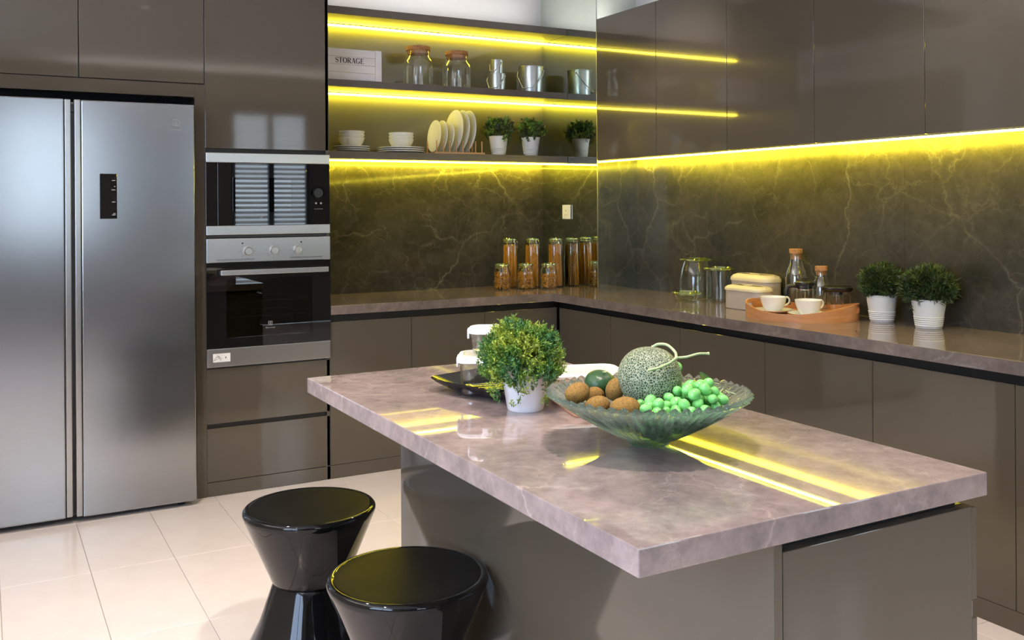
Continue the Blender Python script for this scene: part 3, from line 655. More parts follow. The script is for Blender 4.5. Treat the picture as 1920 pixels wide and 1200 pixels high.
# ------------------------------------------------------------------ foliage
def foliage(name, parent, loc, mats, n, shape, llen, lwid, per, stem, seed, droop=0.0, hang=0, needle=False):
    r = np.random.default_rng(seed); V = []; F = []; MI = []
    RX, RY, ZC, RZ, zlow = shape
    def leaf(p, d, L, W, mi):
        a = np.cross(d, r.normal(size=3)); a /= (np.linalg.norm(a) + 1e-9); nrm = np.cross(a, d)
        k = len(V)
        V.extend([tuple(p), tuple(p + d * L * .45 + a * W / 2 + nrm * L * .08), tuple(p + d * L - nrm * L * .08), tuple(p + d * L * .45 - a * W / 2 + nrm * L * .08)])
        F.append((k, k + 1, k + 2)); F.append((k, k + 2, k + 3)); MI.extend([mi, mi])
    for s in range(n):
        d = r.normal(size=3); d /= np.linalg.norm(d)
        if d[2] < zlow: d[2] = -d[2]
        q = r.uniform(.45, 1.0) ** .6
        bumpy = 1 + .10 * math.sin(5 * d[0] + seed) * math.cos(4 * d[1] + 2 * seed) + r.normal() * .035
        end = np.array([d[0] * RX, d[1] * RY, d[2] * RZ]) * q * bumpy + np.array([0, 0, ZC])
        if s < hang:
            a = r.uniform(0, 2 * PI); end = np.array([math.cos(a) * RX * .70, math.sin(a) * RY * .70, ZC - RZ * r.uniform(.35, .95)])
        start = end * np.array([.75, .75, 1]) + np.array([0, 0, -stem * .6]); sd = end - start; L0 = np.linalg.norm(sd); sd /= L0
        patch = math.sin(d[0] * 6.1 + seed) * math.cos(d[1] * 5.3 - seed * .7) * 1.3 + math.sin(d[2] * 5 + d[0] * 3) * .5 + d[2] * .7 + r.normal() * .4
        mi = 0 if patch > .45 else (1 if patch > -.6 else 2)
        mi = min(mi, len(mats) - 1)
        for k in range(per):
            t_ = k / max(1, per - 1); p = start + sd * L0 * (.25 + .75 * t_) + r.normal(size=3) * .0015
            dd = sd * .6 + r.normal(size=3) * .62 + np.array([0, 0, .25 - droop]); dd /= np.linalg.norm(dd)
            leaf(p, dd, llen * r.uniform(.6, 1.2), lwid * r.uniform(.7, 1.2), mi)
    me = bpy.data.meshes.new(name); me.from_pydata(V, [], F)
    for x in mats: me.materials.append(M[x])
    me.polygons.foreach_set('material_index', MI)
    o = bpy.data.objects.new(name, me); col.objects.link(o); o.parent = parent; o.location = loc; o['kind'] = 'stuff'
    return o
def stems(parent, n, h, r_, z0, seed):
    rr = random.Random(seed); bm = bmesh.new()
    for k in range(n):
        a = rr.uniform(0, 2 * PI); q = rr.uniform(.2, 1)
        tube_bm(bm, [(math.cos(a) * r_ * .25 * q, math.sin(a) * r_ * .25 * q, z0), (math.cos(a) * r_ * .5 * q, math.sin(a) * r_ * .5 * q, z0 + h * .5), (math.cos(a) * r_ * q, math.sin(a) * r_ * q, z0 + h)], [.0016, .0012, .0007], 5)
    o = link('stems', frombm('stems', bm, 60), 'stem', parent); o['kind'] = 'stuff'; return o

# island plant
ip = thing('potted_plant', (-0.333, -2.545, IZT), 'bushy bright green fern in a smooth white pot on the island', 'plant')
lathe('pot', [(0, 0), (.043, 0), (.0455, .003), (.0635, .110), (.0650, .113), (.0635, .1145), (.0600, .112), (.0575, .098), (0, .098)], 'pot_gloss', ip, seg=64, ang=40)
lathe('soil', [(0, .0985), (.057, .0985), (.057, .094)], 'soil', ip, seg=32)
foliage('foliage', ip, (-.012, .0, .0), ['leaf_light', 'leaf_mid', 'leaf_blue'], 1700, (.113, .113, .127, .098, -.42), .0095, .0040, 16, .035, 3, .05, 50)
stems(ip, 40, .07, .07, .095, 4)

# ------------------------------------------------------------------ black plate, food boxes, board
pt = thing('serving_plate', (-0.262, -2.305, IZT), 'black glossy square plate with upturned corners under the glass boxes', 'plate', rz=math.radians(16))
loops = []
for (w_, z, r, cz) in ((.20, 0, .04, 0), (.205, .002, .04, 0), (.262, .012, .05, .004), (.306, .022, .055, .012), (.314, .026, .055, .014), (.310, .028, .055, .014), (.24, .017, .05, .004), (.19, .007, .04, 0)):
    L = []
    for (x, y) in rrect(w_ * 1.01, w_ * 1.01, r, 8):
        q = (abs(x) * abs(y)) / (w_ * w_ / 4); L.append((x, y, z + cz * q))
    loops.append(L)
loft('plate', loops, 'black_gloss', pt, ang=50)
def food_box(loc, w, d, h, rz, label, lidh=.016):
    b = thing('food_box', loc, label, 'food container', 'glass food boxes on the island', rz)
    loops = [[(x, y, z) for x, y in rrect(w - s, d - s, .03, 6)] for (s, z) in ((.030, 0), (.024, .003), (.012, h - lidh), (.010, h - lidh + .002))]
    loops += [[(x, y, z) for x, y in rrect(w - s, d - s, .028, 6)] for (s, z) in ((.016, h - lidh + .002), (.018, h - lidh), (.029, .006), (.036, .0045))]
    loft('glass_body', loops, 'box_glass', b)
    z0 = h - lidh
    L = [[(x, y, z) for x, y in rrect(w - s, d - s, .032, 6)] for (s, z) in ((.006, z0 + .001), (0, z0 + .003), (0, z0 + .010), (.006, z0 + .014), (.014, z0 + .0155), (.024, z0 + .0155), (.032, z0 + .012), (.040, z0 + .0115))]
    loft('lid', L, 'lid_white', b)
    loft('lid_panel', [[(x, y, z) for x, y in rrect(w - .046, d - .046, .02, 6)] for z in (z0 + .0116, z0 + .0125)], 'seal', b)
    for (cx, cy, cw, cd) in ((0, -d / 2, w * .38, .006), (0, d / 2, w * .38, .006), (-w / 2, 0, .006, d * .38), (w / 2, 0, .006, d * .38)):
        bm = bmesh.new(); bx(bm, cx - cw / 2, cx + cw / 2, cy - cd / 2, cy + cd / 2, z0 - .014, z0 + .011, .002, 2)
        link('clip', frombm('clip', bm, 30), 'lid_white', b)
    return b
A = math.radians(-29)
e1 = Vector((math.cos(A), math.sin(A), 0)); e2 = Vector((-math.sin(A), math.cos(A), 0))
c1 = Vector((-0.436, -2.346, 0)) + e1 * .115 + e2 * .088
food_box((c1.x, c1.y, IZT + .0075), .215, .172, .098, A, 'larger clear glass food box with white lid standing in the black plate')
c2 = Vector((-0.425, -2.404, 0)) + e1 * .105 + e2 * .105
food_box((c1.x + .012, c1.y + .012, IZT + .1075), .168, .120, .070, A, 'small glass food box with white clip lid, stacked on top')
c3 = Vector((-0.105, -2.405, 0))
bd = thing('chopping_board', (-0.152, -2.568, IZT), 'reddish wooden board partly hidden behind the plant and bowl', 'chopping board', rz=math.radians(-14))
loft('board', [[(x, y, z) for x, y in rrect(.19 - s, .31 - s, .02, 5)] for s, z in ((.004, 0), (0, .003), (0, .015), (.004, .018))], 'board_wood', bd)
food_box((-0.114, -2.470, IZT + .0185), .215, .160, .052, math.radians(-18), 'flat glass food box with white lid behind the fruit bowl')

# ------------------------------------------------------------------ fruit bowl
BO = Vector((-0.28, -2.978, IZT))
fb = thing('fruit_bowl', BO, 'wide ribbed teal glass bowl with a scalloped rim', 'bowl')
NL = 54
prof_o = [(0, 0), (.030, 0), (.040, .001), (.043, .004), (.0435, .008)] + [(.0435 + (.214 - .0435) * t ** .92, (.008 + .101 * t ** 1.05)) for t in np.linspace(.05, 1, 22)]
prof_i = [(.0435 + (.214 - .0435) * t ** .92 - .004, (.008 + .101 * t ** 1.05) + .006 + .006 * (1 - t)) for t in np.linspace(.985, .12, 20)] + [(.035, .019), (.015, .017), (0, .0165)]
npo = len(prof_o)
ph = [random.uniform(-.5, .5) for _ in range(NL)]; am = [random.uniform(.6, 1.3) for _ in range(NL)]
def bowlmod(r, z, t, i):
    if r < .05: return r, z
    f = min(1, (r - .05) / .10); lobe = int(t / (2 * PI) * NL) % NL
    c = 2 * abs(math.cos(NL / 2 * (t + .10 * (r - .2) * 4))) - 1.1; rim = max(0, (r - .185) / .03)
    out = i < npo
    d = (.0036 if out else -.0026) * f * c * am[lobe]
    return r + d * .6 + rim * .0045 * c * am[lobe], z - d * .8 + rim * (.0032 * c * am[lobe] + .002 * ph[lobe])
lathe('glass', prof_o + prof_i, 'bowl_glass', fb, seg=NL * 8, ang=None, mod=bowlmod)
def bowl_z(r):
    if r < .035: return .018
    t = max(0, min(1, (r - .0395) / (.1705))) ** (1 / .92); return (.008 + .101 * t ** 1.05) + .008 + .006 * (1 - t)

def ellipsoid(name, rx, ry, rz, mat, seg=24, rings=14, squash=0.0):
    bm = bmesh.new(); bmesh.ops.create_uvsphere(bm, u_segments=seg, v_segments=rings, radius=1)
    for v in bm.verts:
        if squash: k = 1 - squash * math.exp(-((1 - abs(v.co.z)) * 8)); v.co.z *= k
        v.co = Vector((v.co.x * rx, v.co.y * ry, v.co.z * rz))
    me = frombm(name, bm, 180); me.materials.append(M[mat]); return me
mel = thing('melon', BO + Vector((.002, -.001, .142)), 'round netted green melon with a forked stem in the glass bowl', 'melon')
o = link('rind', ellipsoid('rind', .0675, .0675, .066, 'melon', 64, 40, .05), None, mel)
bm = bmesh.new(); mo = Vector((.002, -.001, .142))
P = lambda *a: Vector(a) - mo
tube_bm(bm, curve_pts([P(.014, .004, .203), P(.022, -.006, .210), P(.034, -.022, .209), P(.036, -.045, .197), P(.027, -.060, .188)], 6), [.0042] + [.0030] * 23 + [.0040], 8)
tube_bm(bm, curve_pts([P(.027, -.060, .188), P(.050, -.066, .189), P(.080, -.067, .193), P(.108, -.066, .191)], 6), [.0042] + [.0026] * 17 + [.0040], 8)
tube_bm(bm, curve_pts([P(.027, -.060, .188), P(.006, -.066, .181), P(-.025, -.070, .174), P(-.056, -.070, .170)], 6), [.0042] + [.0027] * 17 + [.0014], 8)
link('stem', frombm('stem', bm, 60), 'melon_stem', mel)
av = thing('green_citrus', BO + Vector((-.047, .112, .114)), 'dark green round citrus fruit behind the kiwis', 'fruit')
link('peel', ellipsoid('peel', .035, .035, .030, 'avocado', 40, 24, .12), None, av, rot=(.35, .0, 0))
bm = bmesh.new()
for q in range(5):
    a = q * 2 * PI / 5; tube_bm(bm, [(0, 0, 0), (math.cos(a) * .005, math.sin(a) * .005, .0004)], [.0014, .0006], 5)
link('stalk_scar', frombm('stalk_scar', bm, 60), 'melon_stem', av, (.004, -.011, .0268))
kw = ellipsoid('skin', .0215, .0215, .0285, 'kiwi', 32, 20, .06)
kdat = [((-.148, .048, .114), (1.2, .2, 1.15), 1.0, 'brown kiwi leaning on the bowl, leftmost of the kiwis'), ((-.086, .078, .098), (1.4, 0, .4), .85, 'half hidden kiwi between the large kiwi and the dark upright kiwi'),
        ((-.058, .040, .114), (.35, .2, 0), .92, 'dark brown kiwi standing upright against the melon'), ((-.142, -.018, .099), (1.35, 0, 1.0), .92, 'kiwi low at the bowl rim, middle of the front row'),
        ((-.112, -.071, .099), (1.45, .1, .95), 1.12, 'largest kiwi lying at the front rim beside the grapes')]
for k, (p_, r_, s_, lab) in enumerate(kdat):
    kk = thing('kiwi', BO + Vector(p_), lab, 'kiwi', 'kiwis in the glass bowl'); kk.rotation_euler = r_; kk.scale = (s_,) * 3
    link('skin', kw, None, kk)
    lathe('stalk_scar', [(0, .001), (.0028, .0008), (.0035, 0)], 'kiwi_tip', kk, (0, 0, .0272), 12)
# grapes: dropped one after another into the bowl
gr = thing('grape_bunch', BO + Vector((.09, -.09, .06)), 'bunch of bright green grapes at the right of the glass bowl', 'grapes')
gme = ellipsoid('grape', .0112, .0112, .0134, 'grape', 16, 10)
ex = Vector((.875, -.485)); ey = Vector((.485, .875)); rg = .0114; placed = []
blockers = [(Vector(p_), .024 * s_) for p_, r_, s_, _ in kdat] + [(Vector((-.047, .112, .114)), .034)]
def drop(px, py, zmax, zmin=0.0):
    r = math.hypot(px, py)
    if r > .190: return None
    z = bowl_z(r) + rg * 1.12
    z = max(z, zmin)
    for q in placed:
        d2 = (q.x - px) ** 2 + (q.y - py) ** 2; D = (2 * rg * .97) ** 2
        if d2 < D: z = max(z, q.z + math.sqrt(D - d2))
    for c, cr in blockers:
        if (c - Vector((px, py, z))).length < cr + rg: return None
    if (Vector((px, py, z)) - mo).length < .067 + rg * .92: return None
    return Vector((px, py, z)) if z < zmax else None
rr = random.Random(5)
for k in range(400):
    a = rr.uniform(0, 2 * PI); q = rr.uniform(0, .045); v_ = drop(math.cos(a) * q, math.sin(a) * q, .070) if math.cos(a + .506) * q > -.015 else None
    if v_ is not None and len(placed) < 26: placed.append(v_)
n0 = len(placed)
for k in range(6000):
    a = rr.uniform(-.085, .140); b = rr.uniform(-.165, .075)
    if a < .03 and b > -.055 or a < -.030: continue
    hcap = .136 - .9 * max(0, math.hypot(a - .085, b + .06) - .035)
    hcap = max(hcap, .100) if a > .0 else .112
    p2 = ex * a + ey * b; v_ = drop(p2.x, p2.y, min(hcap, .142))
    if v_ is not None and len(placed) < 120: placed.append(v_)
p2 = ex * .064 + ey * .02; placed.append(Vector((p2.x, p2.y, .160)))
for k, q in enumerate(placed):
    o = bpy.data.objects.new('grape', gme); col.objects.link(o); o.parent = gr; o.location = q - Vector((.09, -.09, .06))
    o.rotation_euler = (rr.uniform(-1.3, 1.3), rr.uniform(-1.3, 1.3), rr.uniform(0, 6)); s_ = rr.uniform(.9, 1.1); o.scale = (s_,) * 3
g0 = Vector((.09, -.09, .06)); bm = bmesh.new()
tube_bm(bm, curve_pts([(.020, .010, .072), (.0, .0, .066), (-.02, .01, .058), (-.035, .02, .050)], 6), .0018, 6)
for k in range(7):
    a = k * .9; tube_bm(bm, [(.01 + k * .004, 0 - k * .003, .074 - k * .003), (.01 + k * .004 + .016 * math.cos(a), -k * .003 + .016 * math.sin(a), .070 - k * .003)], .0011, 5)
link('stem', frombm('stem', bm, 60), 'melon_stem', gr)
bm = bmesh.new(); gv = [[None] * 5 for _ in range(7)]
for i in range(7):
    t_ = i / 6; w_ = .022 * math.sin(PI * (t_ * .93 + .04)) ** .8
    for j in range(5):
        s_ = (j - 2) / 2; gv[i][j] = bm.verts.new((s_ * w_, t_ * .042, .004 * math.sin(PI * t_) + .003 * abs(s_)))
for i in range(6):
    for j in range(4): bm.faces.new((gv[i][j], gv[i][j + 1], gv[i + 1][j + 1], gv[i + 1][j]))
bmesh.ops.solidify(bm, geom=bm.faces[:], thickness=.0006)
link('leaf', frombm('leaf', bm, 60), 'leaf_blue', gr, (.038, .048, .050), (.9, .2, .3))

# ------------------------------------------------------------------ storage crate on the shelf
cr = thing('storage_crate', (0.2175, 0.41, S2T), 'white planked wooden crate lettered STORAGE on the middle shelf', 'crate')
CX0, CX1, CY0, CY1, CZ = 0.04, 0.405, 0.312, 0.51, 0.170
nz = 4; ph_ = CZ / nz
for k in range(nz):
    box('slat', (CX0, CX1 - .0375, CY0, CY0 + .010, S2T + k * ph_ + .0006, S2T + (k + 1) * ph_ - .0012), 'white_wood', cr, .0008)
    box('slat', (CX0, CX1 - .0375, CY1 - .010, CY1, S2T + k * ph_ + .0006, S2T + (k + 1) * ph_ - .0012), 'white_wood', cr, .0008)
box('corner_post', (CX1 - .0365, CX1, CY0 - .001, CY0 + .012, S2T + .0003, S2T + CZ), 'white_wood', cr, .0008)
boxes('side_board', [(CX1 - .011, CX1, CY0 + .012, CY1, S2T + .0003, S2T + CZ), (CX0, CX0 + .010, CY0 + .0105, CY1 - .0105, S2T + .0003, S2T + CZ)], 'white_wood', cr)
box('bottom_board', (CX0 + .010, CX1 - .012, CY0 + .0105, CY1 - .0105, S2T + .0003, S2T + .010), 'white_wood', cr)
# serif letters drawn stroke by stroke (unit height)
def ribbon(bm, pts, ws, y=-.0006):
    L = []; R = []
    for i, (x, z) in enumerate(pts):
        a = pts[max(0, i - 1)]; b = pts[min(len(pts) - 1, i + 1)]; dx, dz = b[0] - a[0], b[1] - a[1]; l = math.hypot(dx, dz) or 1
        w_ = ws[i] if isinstance(ws, (list, tuple)) else ws
        L.append(bm.verts.new((x - dz / l * w_ / 2, y, z + dx / l * w_ / 2))); R.append(bm.verts.new((x + dz / l * w_ / 2, y, z - dx / l * w_ / 2)))
    for i in range(len(pts) - 1): bm.faces.new((L[i], L[i + 1], R[i + 1], R[i]))
def arc(cx, cz, rx, rz, a0, a1, n=12): return [(cx + rx * math.cos(math.radians(a0 + (a1 - a0) * k / n)), cz + rz * math.sin(math.radians(a0 + (a1 - a0) * k / n))) for k in range(n + 1)]
TH, TN = .19, .065
def wv(p): # thick on the sides, thin at the top and bottom
    out = []
    for i in range(len(p)):
        a = p[max(0, i - 1)]; b = p[min(len(p) - 1, i + 1)]; dx, dz = b[0] - a[0], b[1] - a[1]; out.append(TN + (TH - TN) * (abs(dz) / (math.hypot(dx, dz) or 1)) ** 1.5)
    return out
def glyph(bm, ch, ox, s):
    def rb_(p, w=None):
        w = w if w is not None else wv(p)
        ribbon(bm, [(ox + x * s, z * s) for x, z in p], [q * s for q in w] if isinstance(w, list) else w * s)
    if ch == 'S':
        p = arc(.30, .75, .22, .23, 20, 250, 14) + arc(.30, .27, .25, .25, 70, -160, 14)
        w = [TN + (TH - TN) * math.exp(-((i / (len(p) - 1) - .5) / .22) ** 2) for i in range(len(p))]; rb_(p, w); rb_([(.50, .70), (.50, .98)], TN); rb_([(.06, .02), (.06, .32)], TN); return .64
    if ch == 'T': rb_([(.36, 0), (.36, 1)], TH); rb_([(.02, .975), (.70, .975)], TN); rb_([(.02, .76), (.04, 1)], TN); rb_([(.68, 1), (.70, .76)], TN); rb_([(.22, .02), (.50, .02)], TN); return .76
    if ch == 'O': rb_(arc(.42, .5, .34, .48, 0, 360, 32)); return .86
    if ch == 'R':
        rb_([(.16, 0), (.16, 1)], TH); rb_([(.02, .975), (.36, .975)], TN); rb_([(.02, .02), (.30, .02)], TN); rb_(arc(.34, .74, .25, .235, 90, -90, 12)); rb_([(.16, .505), (.36, .505)], TN)
        rb_([(.34, .5), (.66, .02)], TH); rb_([(.58, .02), (.80, .02)], TN); return .80
    if ch == 'A': rb_([(.10, .02), (.40, 1)], TN); rb_([(.38, 1), (.68, .02)], TH); rb_([(.20, .34), (.56, .34)], TN); rb_([(0, .02), (.22, .02)], TN); rb_([(.54, .02), (.80, .02)], TN); return .82
    if ch == 'G': rb_(arc(.44, .5, .35, .48, 45, 330, 26)); rb_([(.70, .06), (.70, .42)], TH); rb_([(.56, .42), (.82, .42)], TN); rb_([(.70, .72), (.70, .98)], TN); return .88
    if ch == 'E': rb_([(.16, 0), (.16, 1)], TH); rb_([(.02, .975), (.60, .975)], TN); rb_([(.02, .02), (.64, .02)], TN); rb_([(.16, .52), (.48, .52)], TN); rb_([(.48, .40), (.48, .64)], TN); rb_([(.60, .76), (.60, 1)], TN); rb_([(.64, .0), (.66, .27)], TN); return .70
    return .5
bm = bmesh.new(); ox = 0; sz = .0285
for ch in 'STORAGE': ox += (glyph(bm, ch, ox, sz) + .03) * sz
o = link('lettering', frombm('lettering', bm), 'print_dark', cr, (.142 - cr.location.x, CY0 - .0004 - .41, .0885 + .0045))
o['label'] = 'dark serif lettering reading STORAGE'
box('printed_rule', (.150, .300, CY0 - .0006, CY0 - .0001, S2T + .0845, S2T + .0855), 'print_grey', cr)

# ------------------------------------------------------------------ cork jars
j = thing('cork_jar', (0.672, 0.425, S2T), 'clear glass jar with cork lid, nearer the STORAGE crate', 'jar', 'cork lidded jars on the middle shelf')
lathe('glass', [(0, .001), (.080, 0), (.0865, .006), (.0875, .02), (.0875, .130), (.084, .145), (.072, .162), (.066, .170), (.0655, .205), (.0635, .205), (.0635, .170), (.070, .160), (.082, .143), (.0855, .128), (.0855, .02), (.082, .008), (0, .006)], 'clear_glass', j, seg=56)
lathe('cork_lid', [(0, .188), (.062, .188), (.0625, .207), (.069, .2075), (.070, .210), (.070, .229), (.068, .231), (0, .231)], 'cork', j, seg=48)
again(j, (0.915, 0.425, S2T), 1.0, 'clear glass jar with cork lid, nearer the tin buckets', scale=(.97, .97, .955))
# ------------------------------------------------------------------ tin buckets
def bucket(loc, r, h, label, rz, hang=True):
    b = thing('tin_bucket', loc, label, 'bucket', 'tin buckets on the middle shelf', rz)
    lathe('body', [(0, .002), (r * .93, .002), (r * .95, 0), (r * .965, .004), (r * .985, h * .5), (r, h - .006), (r * 1.03, h - .005), (r * 1.04, h - .002), (r * 1.03, h), (r * .985, h), (r * .96, h * .5), (r * .94, .006), (0, .006)], 'zinc', b, seg=48)
    lathe('lid', [(0, h - .004), (r * .98, h - .004), (r * .98, h - .001), (r * .9, h), (0, h)], 'zinc', b, seg=40)
    for s in (-1, 1): lathe('ear', [(0, .004), (.005, .003), (.0065, 0), (0, 0)], 'chrome', b, (s * r * 1.0, 0, h * .86), 12, rot=(0, s * PI / 2, 0))
    rr_ = r * 1.10; z1 = h * .86
    pts = [(-rr_, 0, z1), (-rr_ * .98, -r * .35, z1 - h * .20), (-r * .45, -r * 1.14, z1 - h * .68), (r * .45, -r * 1.14, z1 - h * .68), (rr_ * .98, -r * .35, z1 - h * .20), (rr_, 0, z1)]
    tube('handle', pts, .0024, 'wire', b, 6); return b
bucket((1.18, 0.425, S2T), .052, .108, 'slim tin bucket at the bottom of the pair', -.9)
bucket((1.18, 0.425, S2T + .1085), .0385, .082, 'small tin cup bucket stacked on top of another', -1.1)
bucket((1.418, 0.425, S2T), .074, .164, 'wide tin bucket nearest the mirrored pillar', -.75)

# ------------------------------------------------------------------ bowls and plates on the lowest shelf
def plate_me(r, th=.009): return lathe_me('dish', [(0, .0015), (r * .55, .0015), (r * .58, 0), (r * .62, .001), (r * .97, th * .95), (r, th * 1.05), (r * 1.0, th * 1.4), (r * .98, th * 1.45), (r * .65, .005), (0, .0035)], 56, 40)
def bowl_me(r, h): return lathe_me('dish', [(0, .001), (r * .50, 0), (r * .56, .002), (r * .78, h * .35), (r * .90, h * .62), (r * .95, h * .82), (r, h * .97), (r * .985, h), (r * .95, h * .97), (r * .75, h * .36), (r * .5, .008), (0, .006)], 56, 40)
def single(name, me, mat, loc, label, cat, group, rot=None):
    c = me.copy() if False else me
    if not c.materials: c.materials.append(M[mat])
    o = bpy.data.objects.new(name, c); col.objects.link(o); o.location = loc
    if rot: o.rotation_euler = rot
    return tag(o, label, cat, group)
order = ['bottom', 'middle', 'top']
pa, pb = plate_me(.101), plate_me(.133); ba, bb = bowl_me(.0735, .056), bowl_me(.0725, .056)
for (cx, pm, bm_, side) in ((0.270, pa, ba, 'nearest the oven housing'), (0.564, pb, bb, 'in the middle of the lowest shelf')):
    for k in range(3):
        single('plate', pm, 'ceramic', (cx, .425, S3T + .0003 + k * .0112), 'white plate, %s of the flat stack %s' % (order[k], side), 'plate', 'stacked white plates')
    for k in range(3):
        single('bowl', bm_, 'ceramic', (cx, .425, S3T + .0262 + k * .0180), 'white bowl, %s of the bowl stack %s' % (order[k], side), 'bowl', 'stacked white bowls')
# plate rack
rk = thing('plate_rack', (0.895, 0.415, S3T), 'small wooden dowel rack holding upright plates', 'plate rack')
rx0, rx1 = .735, 1.055
for yy in (.350, .478): box('rail', (rx0, rx1, yy - .009, yy + .009, S3T + .0003, S3T + .013), 'rack_wood', rk, .001)
for xx in (rx0 + .012, rx1 - .012): box('cross_bar', (xx - .008, xx + .008, .359, .469, S3T + .002, S3T + .010), 'rack_wood', rk, .001)
dx = (rx1 - rx0 - .03) / 7
bm = bmesh.new(); tube_bm(bm, [(0, 0, .012), (0, 0, .078)], .0038, 8); dme = frombm('dowel', bm, 60); dme.materials.append(M['rack_wood'])
for k in range(8):
    for yy in (.350, .478):
        o = bpy.data.objects.new('dowel', dme); col.objects.link(o); o.parent = rk; o.location = (rx0 + .015 + k * dx - rk.location.x, yy - rk.location.y, 0)
ps, pl_ = plate_me(.092), plate_me(.124)
for k in range(6):
    r = .092 if k < 3 else .124; xx = rx0 + .015 + (k + .45) * dx + .006
    single('plate', ps if k < 3 else pl_, 'ceramic', (xx, .414, S3T + .0138 + (r * math.cos(.10) if True else r) - (0.0)), ('small' if k < 3 else 'large') + ' white plate upright in the rack, %s of the three %s ones' % (['leftmost', 'middle', 'rightmost'][k % 3], 'small' if k < 3 else 'large'),
           'plate', 'upright plates in the rack', (0, -PI / 2 + .10, 0))
# shelf plants
def ribbed_pot(name, r0, r1, h, parent, mat='pot'):
    prof = [(0, 0), (r0 * .96, 0), (r0, .002)]
    zs = [.10, .17, .24, .31, .38]
    for z in zs:
        rz_ = r0 + (r1 - r0) * z; prof += [(rz_, z * h - .0028), (rz_ + .0022, z * h), (rz_, z * h + .0028)]
    prof += [(r1 - .0008, h * .96), (r1 + .001, h * .975), (r1 + .001, h), (r1 - .003, h), (r1 - .005, h * .9), (0, h * .9)]
    lathe(name, prof, mat, parent, seg=48, ang=30); lathe('soil', [(0, h * .905), (r1 - .005, h * .905), (r1 - .005, h * .88)], 'soil', parent, seg=24)
sp = thing('potted_plant', (1.190, 0.425, S3T), 'small leafy plant in ribbed white pot, beside the plate rack', 'plant', 'small plants on the lowest shelf')
ribbed_pot('pot', .041, .058, .118, sp)
foliage('foliage', sp, (0, 0, 0), ['leaf_mid', 'leaf_dark2', 'leaf_dark'], 150, (.100, .100, .165, .068, -.45), .022, .014, 8, .05, 21, 0, 14); stems(sp, 16, .06, .06, .10, 8)
s2 = again(sp, (1.412, 0.425, S3T), 2.1, 'small leafy plant in ribbed white pot, nearest the mirrored pillar')

# ------------------------------------------------------------------ pasta jars
def clip_jar(loc, r, h, label, group, rz, tall, fill=.9):
    b = thing('pasta_jar', loc, label, 'jar', group, rz)
    hb = h - .020
    prof = [(0, .002), (r * .80, 0), (r * .95, .004), (r, .012), (r, hb - .040), (r * .97, hb - .026), (r * .84, hb - .012), (r * .80, hb - .008), (r * .84, hb - .004), (r * .84, hb),
            (r * .78, hb), (r * .75, hb - .010), (r * .92, hb - .028), (r * .95, hb - .042), (r * .95, .014), (r * .88, .007), (0, .006)]
    lathe('glass', prof, 'jar_glass', b, seg=40)
    lathe('lid', [(0, hb + .010), (r * .70, hb + .010), (r * .76, hb + .014), (r * .86, hb + .012), (r * .88, hb + .006), (r * .86, hb + .0005), (0, hb + .0005)], 'green_edge_glass', b, seg=40)
    bm = bmesh.new()
    tube_bm(bm, [(r * .87 * math.cos(a), r * .87 * math.sin(a), hb - .008) for a in np.linspace(0, 2 * PI, 25)[:-1]], .0013, 5, closed=True)
    tube_bm(bm, [(r * .92 * math.cos(a), r * .92 * math.sin(a), hb + .006) for a in np.linspace(0, 2 * PI, 25)[:-1]], .0013, 5, closed=True)
    tube_bm(bm, [(-.011, -r * .90, hb + .004), (-.012, -r * 1.05, hb - .010), (-.010, -r * 1.07, hb - .042), (.010, -r * 1.07, hb - .042), (.012, -r * 1.05, hb - .010), (.011, -r * .90, hb + .004)], .0013, 5)
    tube_bm(bm, [(-.012, r * .90, hb + .006), (-.006, r * 1.06, hb + .0), (.006, r * 1.06, hb + .0), (.012, r * .90, hb + .006)], .0013, 5)
    link('wire_clasp', frombm('wire_clasp', bm, 60), 'chrome', b)
    bm = bmesh.new(); q = random.Random(int(r * 1e4) + int(loc[0] * 1000))
    if tall:
        for k in range(85):
            a = q.uniform(0, 2 * PI); d_ = r * .90 * math.sqrt(q.uniform(.30, 1)); a2 = a + q.uniform(-.5, .5); d2 = r * .80 * math.sqrt(q.uniform(.30, 1)); zt_ = (hb - .022) * q.uniform(.93, 1.0)
            tube_bm(bm, [(d_ * math.cos(a), d_ * math.sin(a), .008), (d2 * math.cos(a2), d2 * math.sin(a2), zt_)], .0024, 5)
        nm, mt = 'spaghetti', 'pasta'
    else:
        for k in range(300):
            a = q.uniform(0, 2 * PI); d_ = r * .86 * math.sqrt(q.uniform(.35, 1)); z = .012 + (hb * fill - .035) * q.random(); c = Vector((d_ * math.cos(a), d_ * math.sin(a), z))
            u = Vector((q.gauss(0, 1), q.gauss(0, 1), q.gauss(0, .7))).normalized(); w_ = u.cross(Vector((q.gauss(0, 1), q.gauss(0, 1), q.gauss(0, 1)))).normalized()
            tube_bm(bm, [c - u * .008 + w_ * .002, c - w_ * .001, c + u * .008 + w_ * .002], .0023, 5)
        nm, mt = 'macaroni', 'pasta_short'
    o = link(nm, frombm(nm, bm, 60), mt, b); o['kind'] = 'stuff'; return b
clip_jar((1.270, .440, ZCT), .049, .302, 'tall clip jar of spaghetti, first of three from the oven side', 'tall spaghetti jars', .35, True)
clip_jar((1.400, .395, ZCT), .049, .302, 'tall clip jar of spaghetti, middle of three', 'tall spaghetti jars', .2, True)
clip_jar((1.533, .345, ZCT), .049, .302, 'tall clip jar of spaghetti beside the mirrored pillar', 'tall spaghetti jars', .1, True)
clip_jar((1.160, .335, ZCT), .050, .158, 'short clip jar of macaroni, first of three from the oven side', 'short macaroni jars', -.2, False)
clip_jar((1.296, .290, ZCT), .050, .158, 'short clip jar of macaroni, middle of three', 'short macaroni jars', -.3, False)
